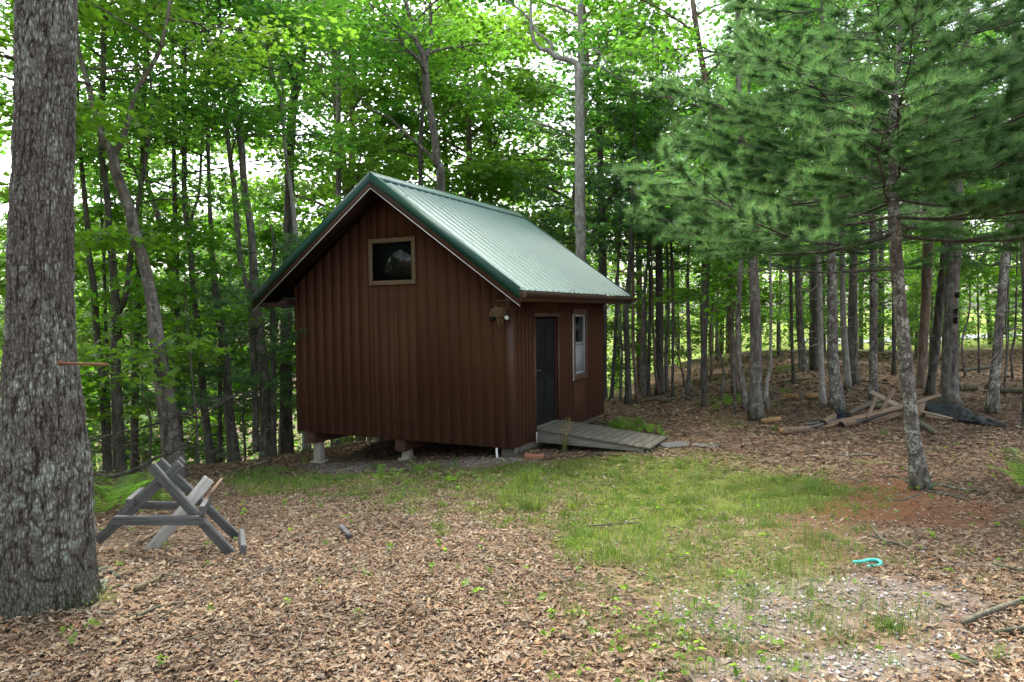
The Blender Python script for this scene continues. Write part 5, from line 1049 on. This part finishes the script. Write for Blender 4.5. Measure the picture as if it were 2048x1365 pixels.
# seedlings
n = 420; x, y = scat(n, 2.6, 10, .8, 0); x[:70] = g.uniform(.1, 1.3, 70) ; y[:70] = g.uniform(2.8, 4.0, 70); z = H(x, y); Ps, Ns, Sz = [], [], []
for i in range(n):
    if on_ramp(x[i], y[i]) or under_shed(x[i], y[i]): continue
    hh = g.uniform(.02, .07); 
    for k in range(g.integers(3, 7)):
        a = g.random() * 6.28; Ps.append((x[i] + math.cos(a) * .012, y[i] + math.sin(a) * .012, z[i] + hh + .02)); Ns.append((math.cos(a) * .7 + g.normal() * .2, math.sin(a) * .7 + g.normal() * .2, 1)); Sz.append(g.uniform(.018, .045))
V, Fc, C = leaves(np.array(Ps), np.array(Ns), np.array(Sz), DIA, DIAF, greens(len(Ps), (.13, .22, .03), g), g)
tag(mk('seedlings', V, [Fc], M['leaf'], None, C), 'tiny bright green seedlings dotted among the leaf litter', 'seedlings', None, 'stuff')
# fine twigs
mb = MB(); x, y = scat(420, 2.8, 13, .8, 0); z = H(x, y)
for i in range(len(x)):
    if on_ramp(x[i], y[i]) or under_shed(x[i], y[i]): continue
    a = g.random() * 6.28; L = g.uniform(.08, .4); mb.tube(limb_path((x[i], y[i], z[i] + .025), a, L, g.uniform(-.04, .06), g, 4, .25), np.linspace(g.uniform(.003, .007), .002, 4), 4, False)
tag(mb.build('twigs', M['twig'], None), 'fine dead twigs strewn over the leaf litter', 'twigs', None, 'stuff')

# ------------------------------------------------------------------ ferns
def fern_mesh(seed, nf=9, L=.55):
    g = np.random.default_rng(seed); Ps, Ns, Az, Sz = [], [], [], []; mb = MB(); V_, F_, C_, off = [], [], [], 0
    for k in range(nf):
        a = k * 2.4 + g.normal() * .3; l = L * g.uniform(.7, 1.15); t = np.linspace(0, 1, 21); out = g.uniform(.55, .95)
        d = np.array([math.cos(a), math.sin(a)]); P = np.stack([d[0] * l * out * t, d[1] * l * out * t, l * (1.3 * t - .68 * t ** 2.4) * (1.25 - .45 * out)], -1)
        T = unit(np.gradient(P, axis=0)); sd = unit(np.cross(T, [0, 0, 1.])); up = np.cross(sd, T)
        for s in (-1, 1):
            w = l * .24 * np.sin(np.pi * np.clip(t * .92 + .06, 0, 1)) ** .8; i = np.arange(3, 21)
            Q = P[i]; dr = unit(sd[i] * s + T[i] * .35 - up[i] * .15); ww = w[i][:, None]; hw = T[i] * (l * .0075); ck = np.array([(.14, .26, .035)]) * g.uniform(.45, 1.35)
            V = np.stack([Q - hw, Q + dr * ww * .5 - hw * 1.2, Q + dr * ww, Q + dr * ww * .5 + hw * 1.2, Q + hw], 1); n = len(i)
            V_.append(V.reshape(-1, 3)); F_.append((np.array([(0, 1, 4), (1, 3, 4), (1, 2, 3)])[None] + (np.arange(n) * 5)[:, None, None]).reshape(-1, 3) + off); off += n * 5
            C_.append(np.tile(ck, (n * 5, 1)) * np.repeat(g.uniform(.7, 1.25, (n, 1)), 5, 0))
        st = l * .005; V = np.stack([P - sd * st, P + sd * st], 1).reshape(-1, 3); i = np.arange(20) * 2; F3 = np.concatenate([np.stack([i, i + 1, i + 3], -1), np.stack([i, i + 3, i + 2], -1)]) + off; V_.append(V); F_.append(F3); C_.append(np.tile([(.11, .13, .03)], (len(V), 1))); off += len(V)
    o = mk('fern', np.concatenate(V_), [np.concatenate(F_)], M['leaf'], None, np.concatenate(C_)); COL.objects.unlink(o); return o
fm = [fern_mesh(1), fern_mesh(2, 9, .5), fern_mesh(3, 7, .45)]
def fern(px, py, s, k, label, group=None):
    q = hit(px, py); c = fm[k].copy(); COL.objects.link(c); c.name = 'fern'; c.location = q - np.array([0, 0, .02]); c.scale = (s,) * 3; c.rotation_euler = (0, 0, g.random() * 6.28); tag(c, label, 'fern', group)
for px, py, s in ((205, 1030, 1.0), (238, 1020, .95), (275, 1012, .95), (305, 1005, .8), (225, 1003, .95), (262, 990, .9), (330, 1008, .6)): fern(px, py, s * 1.0, int(g.integers(0, 3)), 'bright feathery fern in the clump behind the grey sawbuck', 'ferns behind the sawbuck')
for px, py, s in ((1225, 862, .75), (1250, 868, .9), (1275, 872, .85), (1300, 868, .7), (1262, 858, .8), (1290, 862, .6), (1325, 872, .45), (1235, 855, .6)): fern(px, py, s, int(g.integers(0, 3)), 'light green fern in the patch behind the wooden ramp', 'ferns behind the ramp')
for px, py, s, lb in ((757, 962, .55, 'small curling fern in front of the middle shed pier'), (785, 962, .5, 'small fern left of the pale gravel strip under the shed'), (840, 948, .6, 'small arching fern right of the middle shed pier'), (905, 965, .45, 'smallest fern on the leaves under the shed wall'), (610, 925, .4, 'small fern beside the left shed pier'),
                      (2062, 985, 1.25, 'large yellow green fern at the right edge'), (1560, 745, .8, 'fern at the sunny edge of the far wood'), (1580, 742, .8, 'fern left of the wide grey far oak'), (1455, 812, .7, 'fern left of the foot of the double tree'), (1480, 802, .6, 'fern right behind the stem of the double tree'), (1430, 820, .55, 'low fern on the leaves between thicket and double tree'), (1570, 790, .5, 'low fern between the curved pale stem and cut logs')): fern(px, py, s, int(g.integers(0, 3)), lb)
for o in fm: bpy.data.objects.remove(o)
# tall seeding grass clump and weed by the brick
def tuft(px, py, hgt, n, label, cat, name, seeds=False):
    q = hit(px, py); sp_ = .042 if n > 80 else .03; P = q + np.stack([g.normal(size=n) * sp_, g.normal(size=n) * sp_, np.zeros(n)], -1); global_c = np.array([(.11, .18, .05)]) * g.uniform(.7, 1.3, (n, 1))
    V, Fc, C = blades(P[:, 0], P[:, 1], P[:, 2], hgt * g.uniform(.5, 1, n), np.full(n, .006), global_c, .3)
    o = mk(name, V - q, [Fc], M['grass'], None, C, False, tuple(q)); tag(o, label, cat)
    if seeds:
        mb = MB()
        for k in range(7):
            a = g.random() * 6.28; h2 = hgt * g.uniform(.9, 1.45); Pp = np.array([(0, 0, 0), (math.cos(a) * .04, math.sin(a) * .04, h2 * .6), (math.cos(a) * .10, math.sin(a) * .10, h2)]); mb.tube(Pp, [.003, .0025, .002], 4, False)
            for j in range(7): p = Pp[2] + g.normal(size=3) * [.02, .02, .03]; mb.tube([p, p + [0, 0, .02]], [.005, .003], 4)
        mb.build('seed_heads', M['candle'], o)
tuft(1128, 905, .38, 26, 'tall seeding grass growing in front of the ramp corner', 'grass clump', 'grass_clump', True); tuft(1052, 1022, .21, 90, 'largest dense grass clump left of the mossy patch', 'grass clump', 'grass_clump'); tuft(878, 1060, .10, 60, 'small grass clump alone on the leaf litter', 'grass clump', 'grass_clump'); tuft(1128, 1035, .14, 60, 'medium grass clump at the left margin of the moss', 'grass clump', 'grass_clump'); tuft(1000, 1060, .12, 40, 'sparse grass clump below the largest clump', 'grass clump', 'grass_clump')
tuft(1215, 1110, .12, 110, 'broad grass clump at the edge of the dry leaves', 'grass clump', 'grass_clump'); tuft(1775, 1260, .095, 140, 'lush grass clump on the gravel at lower right', 'grass clump', 'grass_clump')

# ------------------------------------------------------------------ sticks and fallen branches on the ground
def stick(name, label, pts, r0, r1, mat='twig', cat='stick', forks=(), lift=.0, group=None):
    W3 = np.array([hit(p[0], p[1]) + [0, 0, .016 + r0 * .8 + (p[2] if len(p) > 2 else 0) + lift] for p in pts]); q = W3[0].copy(); Sp = spline(W3 - q, .04); mb = MB(); mb.tube(Sp, np.linspace(r0, r1, len(Sp)), 8, True, .18, g.integers(50))
    for f in forks:
        i = int(f * (len(Sp) - 1)); Q = limb_path(Sp[i], g.random() * 6.28, g.uniform(.08, .2), .3, g, 4, .2); mb.tube(Q, np.linspace(r0 * .6, .002, 4), 5, False)
    o = mb.build(name, M[mat], None, True); o.location = q; return tag(o, label, cat, group)
stick('stick', 'dark forked stick at the boundary of moss and grass', [(1172, 1058), (1205, 1056), (1240, 1053), (1278, 1051)], .012, .007, forks=(.5,))
stick('stick', 'crooked dead stick with snapped twigs on the pine needles', [(1744, 1058), (1755, 1075), (1775, 1090), (1800, 1095), (1830, 1107), (1868, 1102)], .012, .006, forks=(.45, .5, .6))
stick('fallen_branch', 'pale lichen grey branch lying at the lower right edge', [(1925, 1256), (1960, 1240), (2010, 1222), (2075, 1198)], .014, .016, 'twig', 'branch')
stick('fallen_branch', 'grey lichen branch below the pale branch', [(1990, 1275), (2030, 1268), (2090, 1262)], .012, .010, 'bark_dark', 'branch')
stick('stick', 'short dark stick on the gravel at lower right', [(1895, 1315), (1920, 1325), (1955, 1340)], .013, .008, 'bark_dark')
stick('stick', 'short brown stub of wood beside the lush grass clump', [(1876, 1215), (1902, 1224)], .013, .011, 'bark_brown')
stick('stick', 'grey twig pointing toward the right image edge by the needles', [(1985, 1135), (2020, 1143), (2060, 1152)], .010, .008, 'bark_dark')
stick('stick', 'curved brown stick right of the big oak roots', [(272, 1190), (290, 1178), (312, 1170), (325, 1155)], .017, .008, 'bark_brown', forks=(.6,))
stick('stick', 'lichen covered grey stick on leaves below the sawbuck', [(275, 1242), (310, 1225), (350, 1215), (372, 1212)], .010, .006, 'bark_grey', forks=(.3,))
stick('stick', 'long thin stick near the moss at the big oak foot', [(140, 1228), (180, 1230), (235, 1236)], .007, .005)
stick('stick', 'thin forked twig right of the sawbuck feet', [(498, 1168), (520, 1150), (560, 1143), (610, 1136)], .006, .003, forks=(.3, .4))
stick('bark_scrap', 'flat grey scrap of bark on the leaves below the shed', [(682, 1060), (700, 1080)], .02, .022, 'grey_wood', 'bark')
stick('stick', 'slim pale stick on the leaf bank behind the sawbuck', [(470, 948), (500, 935), (540, 922), (560, 912)], .012, .006)
stick('stick', 'straight pale stick in front of the board pile', [(1680, 914), (1715, 913), (1755, 914)], .012, .010, 'bark_pale')
stick('stick', 'dark stick half buried right of the board pile', [(1860, 885), (1890, 880), (1925, 878)], .012, .008, 'bark_dark')
stick('stick', 'long grey stick poking left from the foot of the double tree', [(1458, 850), (1480, 852), (1504, 848)], .016, .010)
stick('stick', 'straight stick lying between double tree and cut log', [(1522, 856), (1540, 857), (1560, 862)], .022, .014, 'old_wood')
stick('fallen_branch', 'gnarled dead branch on the slope below the thicket stems', [(1290, 805), (1310, 802), (1335, 806), (1345, 798)], .03, .015, 'bark_grey', 'branch', (.3, .5))
# ------------------------------------------------------------------ dead brush left, behind the ferns
def brush(label, pts, r0, r1, n, Y):
    W3 = np.array([at(p[0], p[1], Y + (p[2] if len(p) > 2 else 0)) for p in pts]); q = W3[0].copy(); Sp = spline(W3 - q, .08); mb = MB(); mb.tube(Sp, np.linspace(r0, r1, len(Sp)), 7, True, .15, 3)
    for k in range(n):
        i = g.integers(1, len(Sp)); P = limb_path(Sp[i], g.random() * 6.28, g.uniform(.25, .9), g.uniform(-.2, .55), g, 5, .3); mb.tube(P, np.linspace(.008, .002, 5), 4, False)
        for j in range(3): Q = limb_path(P[g.integers(1, 5)], g.random() * 6.28, g.uniform(.1, .4), g.uniform(-.2, .5), g, 3, .3); mb.tube(Q, np.linspace(.004, .0015, 3), 3, False)
    o = mb.build('dead_branch', M['bark_dark'], None, True); o.location = q; tag(o, label, 'branch')
brush('thick dead limb leaning low across the ferns behind the sawbuck', [(196, 954), (240, 950), (280, 935), (320, 912), (390, 892)], .035, .012, 10, 9.3)
brush('thin dead bough slanting up past the leaning maple', [(180, 882), (230, 868), (300, 852), (345, 838), (390, 822)], .018, .006, 16, 10.0)
brush('pale dead branch arching up right of the leaning maple', [(345, 905), (378, 880), (400, 850), (420, 818), (450, 798)], .018, .006, 14, 10.2)
brush('tangled dead branch lying on the bank left of the shed', [(390, 900), (420, 905), (450, 915), (480, 925)], .014, .006, 18, 11)
brush('twiggy dead branch between the dark oak trunks near the big oak', [(170, 900), (200, 905), (240, 895), (270, 905)], .016, .006, 20, 10.6)

# ------------------------------------------------------------------ sawbuck
sp0 = at(330, 1108, 5.05); saw = empty('sawbuck', (sp0[0], sp0[1], float(H(sp0[0], sp0[1]))), 'weathered grey wooden sawbuck with crossed legs beside the big oak', 'sawbuck'); sb = np.array(saw.location)
def oriented(name, A, B, w, t, up, mat, par, skew=0):      # plank built along its own X axis so that the grain follows it
    d = unit(np.array(B) - A); L = np.linalg.norm(np.array(B) - A); z = np.array(up, float); z = unit(z - d * (d @ z)); y = np.cross(z, d); b = MB(); k = skew * w / 2; x = L / 2
    b.hexa(np.array([(-x + k, -w/2, -t/2), (x - k, -w/2, -t/2), (x + k, w/2, -t/2), (-x - k, w/2, -t/2), (-x + k, -w/2, t/2), (x - k, -w/2, t/2), (x + k, w/2, t/2), (-x - k, w/2, t/2)]))
    o = bevel(b.build(name, M[mat], par), .003); c = (np.array(A) + B) / 2; o.matrix_local = Matrix(((d[0], y[0], z[0], c[0]), (d[1], y[1], z[1], c[1]), (d[2], y[2], z[2], c[2]), (0, 0, 0, 1))); return o
def plank(name, a, b_, w, t, Ya, Yb, mat, par, org, up=(0, -1, 0), skew=0, ground=None):
    return oriented(name, at(*a, Ya) - org, at(*b_, Yb) - org, w, t, up, mat, par, skew)
k5 = 5 / F
plank('leg', (302, 932), (466, 1112), .066, .03, 5.0, 4.98, 'grey_wood', saw, sb); plank('leg', (362, 928), (196, 1082), .066, .03, 5.045, 5.04, 'grey_wood', saw, sb)
plank('leg', (318, 922), (474, 1074), .066, .03, 5.5, 5.48, 'grey_wood', saw, sb); plank('leg', (366, 920), (240, 1032), .066, .03, 5.545, 5.54, 'grey_wood', saw, sb)
plank('brace', (222, 1041), (410, 1041), .066, .03, 4.955, 4.955, 'grey_wood', saw, sb, skew=-.9); plank('brace', (272, 1010), (372, 1012), .06, .03, 5.455, 5.455, 'grey_wood', saw, sb)
for a, b_ in (((404, 1022), (417, 1000)), ((257, 1008), (284, 984)), ):
    plank('rail', a, b_, .036, .066, 4.94, 5.42, 'grey_wood', saw, sb, (0, 0, 1))
plank('rail', (486, 1102), (482, 1068), .036, .08, 4.95, 5.42, 'grey_wood', saw, sb, (.2, 0, 1))
q = at(291, 1114, 5.12); pl = plank('loose_plank', (291, 1114), (419, 958), .085, .025, 5.12, 5.36, 'pale_wood', None, np.zeros(3), (.1, -1, .2)); tag(pl, 'pale bleached splintered plank leaning through the sawbuck', 'plank')
pl = plank('loose_stick', (409, 1003), (444, 958), .022, .02, 5.25, 5.5, 'old_wood', None, np.zeros(3)); tag(pl, 'thin split stick propped against the sawbuck right side', 'stick')
stick('stick', 'weathered split stick on the leaves under the sawbuck', [(280, 1092), (300, 1080), (318, 1070)], .016, .012, 'old_wood')

# ------------------------------------------------------------------ board pile, logs, tarp
def log(label, a, b_, r, mat='bark_brown', cut='cut_wood', name='cut_log', group=None, lift=0, la=0, lb=0, r2=None):
    A, B = hit(*a) + [0, 0, r * .85 + .025 + lift + la], hit(*b_) + [0, 0, r * .85 + .025 + lift + lb]; q = (A + B) / 2; n = 9; t = np.linspace(0, 1, n)[:, None]; mb = MB(); P = A * (1 - t) + B * t; mb.tube(P, np.linspace(r, r2 or r * .9, n), 16, False, .12, g.integers(90))
    o = mb.build(name, M[mat], None, True, tuple(q)); tag(o, label, 'log', group)
    d = unit(B - A)
    for e, s, rr in ((A, -1, r), (B, 1, r2 or r * .9)):
        mb = MB(); mb.tube([e - q - d * s * .03, e - q + d * s * .004], [rr * .955, rr * .955], 16, True); mb.build('cut_end', M[cut], o)
    return o
def pboard(label, a, b_, w, t, Ya, Yb, mat, up=(0, -.5, 1)):
    return tag(oriented('board', at(*a, Ya), at(*b_, Yb), w, t, up, mat, None), label, 'board')
log('short cut log lying crosswise at the left end of the pile', (1562, 872), (1617, 867), .058, 'old_wood'); log('log with dark charred end left of the crossed boards', (1646, 856), (1678, 836), .062, 'old_wood', 'char_wood'); log('pale log stub under the long front board', (1682, 858), (1710, 852), .055, 'old_wood', 'char_wood')
log('brown log lying behind the crossed boards', (1719, 820), (1764, 820), .06, 'bark_brown'); log('thick upright tilted log round right of the front pine', (1834, 838), (1845, 818), .085, 'old_wood', 'cut_wood'); log('slim grey log jutting out below the pile', (1836, 852), (1872, 874), .045, 'bark_grey', 'old_wood')
log('orange split log left of the pale slender pine', (1569, 800), (1594, 802), .07, 'cut_wood'); log('second orange split log beside the pale slender pine', (1612, 800), (1638, 800), .07, 'cut_wood'); log('dark ended log far back beside the hole pecked trunk', (1918, 784), (1953, 783), .085, 'bark_brown', 'char_wood'); log('small yellow log at the foot of the double tree', (1526, 850), (1560, 846), .05, 'cut_wood')
log('dark log lying at the far right behind the leaning pine', (2000, 788), (2052, 790), .06, 'bark_dark', 'char_wood'); log('long thin fallen trunk far back on the right', (1925, 745), (2000, 736), .05, 'bark_dark', 'char_wood')
pboard('long front board running the length of the pile', (1630, 858), (1802, 814), .10, .03, 12.2, 12.5, 'old_wood'); pboard('board rising right past the front pine', (1800, 818), (1880, 790), .07, .03, 12.6, 13, 'old_wood'); pboard('dark edged board below the long front board', (1714, 843), (1812, 812), .09, .03, 12.5, 12.8, 'grey_wood'); pboard('lower split board resting on leaves in the pile', (1730, 851), (1812, 822), .10, .03, 12.35, 12.7, 'old_wood')
pboard('pale board crossing the pile from upper left', (1741, 784), (1802, 816), .09, .03, 12.9, 12.5, 'tan_plank', (0, -1, .6)); pboard('second pale board under the crossing one', (1768, 797), (1812, 818), .10, .03, 13, 12.6, 'old_wood', (0, -1, .6)); pboard('short tan board standing steeply on the pile', (1788, 778), (1764, 822), .08, .03, 12.75, 12.6, 'old_wood', (0, -1, .2)); pboard('flat tan board lying under the tarp', (1852, 832), (1945, 845), .11, .03, 12.7, 12.6, 'old_wood')
pboard('long grey pole crossing low over the left half of the pile', (1610, 850), (1775, 828), .045, .04, 12.3, 12.9, 'grey_wood'); pboard('grey split rail poking out toward the ramp from the pile', (1600, 862), (1668, 842), .05, .035, 12.0, 12.4, 'grey_wood'); pboard('narrow pale lath lying across the tarp edge', (1838, 822), (1905, 838), .045, .025, 12.5, 12.3, 'tan_plank'); pboard('thin brown lath steep against the front board', (1752, 795), (1735, 836), .05, .025, 12.7, 12.3, 'old_wood', (0, -1, .2)); pboard('broken dark plank wedged between log and boards', (1700, 826), (1760, 800), .08, .03, 12.9, 13.1, 'deck_wood')
stick('stick', 'thin bent stick left of the charred log', [(1575, 852), (1600, 846), (1640, 842)], .014, .008, forks=(.5,)); stick('stick', 'dark stick behind the crossed boards', [(1700, 806), (1730, 802), (1765, 806)], .016, .01, 'bark_dark', forks=(.4,)); stick('stick', 'crooked stick in front of the tarp', [(1880, 858), (1920, 862), (1968, 860)], .013, .007, forks=(.4,)); stick('fallen_branch', 'thin fallen branch far behind the pile on leaves', [(1700, 770), (1730, 766), (1790, 772)], .03, .015, 'bark_dark', 'branch', (.3, .6)); stick('fallen_branch', 'long dead branch on the slope between the double tree and far oak', [(1560, 768), (1590, 764), (1640, 760)], .03, .012, 'bark_dark', 'branch', (.3, .6))
pboard('short upright black tipped stick on the pile', (1786, 772), (1783, 800), .03, .03, 12.8, 12.8, 'char_wood')
def tarp(label, outline, Y, mat, seed, hh=.12):
    Q = [hit(*p) for p in outline[0]], [hit(*p) for p in outline[1]]; n = len(Q[0]); m = 14; up = np.array(outline[2]); V = []
    A = spline(np.c_[np.array(Q[0]) + np.c_[0 * up, 0 * up, up], np.zeros(n)], .05)[:, :3]; B = spline(np.c_[np.array(Q[1]) + [0, 0, .03], np.zeros(n)], .05)[:, :3]; k = 60
    ia = np.linspace(0, len(A) - 1, k).astype(int); ib = np.linspace(0, len(B) - 1, k).astype(int)
    for j in range(m):
        f = j / (m - 1); P = A[ia] * (1 - f) + B[ib] * f; u = np.linspace(0, 1, k); w = np.abs(2 * vn(np.stack([u * 9 + f * 2.5, 0 * u + f * 3.5, 0 * u + seed], -1)) - 1); P[:, 2] += (.06 * w + hh * math.sin(math.pi * f) * np.sin(np.pi * u) ** .5); P[:, 1] += .06 * (w - .5); V.append(P)
    V = np.array(V); q = V.mean((0, 1)); i = np.arange(m - 1)[:, None] * k + np.arange(k - 1)[None]
    o = mk('tarp', (V - q).reshape(-1, 3), [np.stack([i, i + 1, i + 1 + k, i + k], -1).reshape(-1, 4)], M[mat], None, None, True, tuple(q)); s = o.modifiers.new('s', 'SOLIDIFY'); s.thickness = .004; return tag(o, label, 'tarp')
tarp('crumpled black plastic tarp trailing right from the pile', ([(1848, 818), (1880, 817), (1925, 824), (1960, 838), (2012, 852)], [(1862, 836), (1895, 842), (1930, 848), (1965, 853), (2012, 858)], [.14, .12, .08, .03, .01]), 12.6, 'black_plastic', 4, .02)
tarp('small scrap of black plastic on the charred log', ([(1670, 838), (1680, 836), (1692, 838), (1705, 842)], [(1674, 842), (1684, 843), (1694, 845), (1706, 847)], [.18, .14, .1, .05]), 12.6, 'black_plastic', 9, .02)
# teal scrap: folded strap
q = hit(1734, 1131); b = MB(); P = [(-.085, .02, .014), (-.03, .012, .02), (.03, .016, .03), (.07, .012, .03), (.085, -.02, .026), (.06, -.05, .018), (.0, -.062, .014), (-.03, -.055, .012)]; Sp = spline(np.array(P), .008); b.tube(Sp, np.full(len(Sp), .0125), 10)
o = b.build('plastic_toy', M['teal'], None, True); o.location = q; tag(o, 'bent teal plastic toy lying on the ground near the gravel', 'toy')
# pale road beyond the meadow
b = MB(); xs = np.linspace(19, 60, 30); 
for y0, y1, nm in ((44.0, 47.0, 'road'),):
    V = []; 
    for xx in xs:
        for yy in (y0, y1): V.append((xx, yy, float(H(xx, yy)) + .06))
    i = np.arange(29) * 2; tag(mk(nm, np.array(V), [np.stack([i, i + 2, i + 3, i + 1], -1)], M['asphalt']), kind='structure')

# dry leaf bits and catkins lying on the roof
n = 150; g = np.random.default_rng(5); x = g.uniform(-.5, L2 + .5, n); y = -.42 + 2.6 * g.random(n) ** 1.6; zr = np.array([zroof(v) for v in y]) + .016; Pl = SW(np.stack([x, y, zr], -1)); nn = np.tile(-uu * slope + kk, (n, 1)) + g.normal(size=(n, 3)) * .25
V, Fc, C = leaves(Pl, nn, g.uniform(.018, .055, n), DIA, DIAF, littercol(n), g)
tag(mk('roof_debris', V, [Fc], M['litter'], None, C), 'scattered dry leaf bits on the green shed roof', 'leaf bits', None, 'stuff')
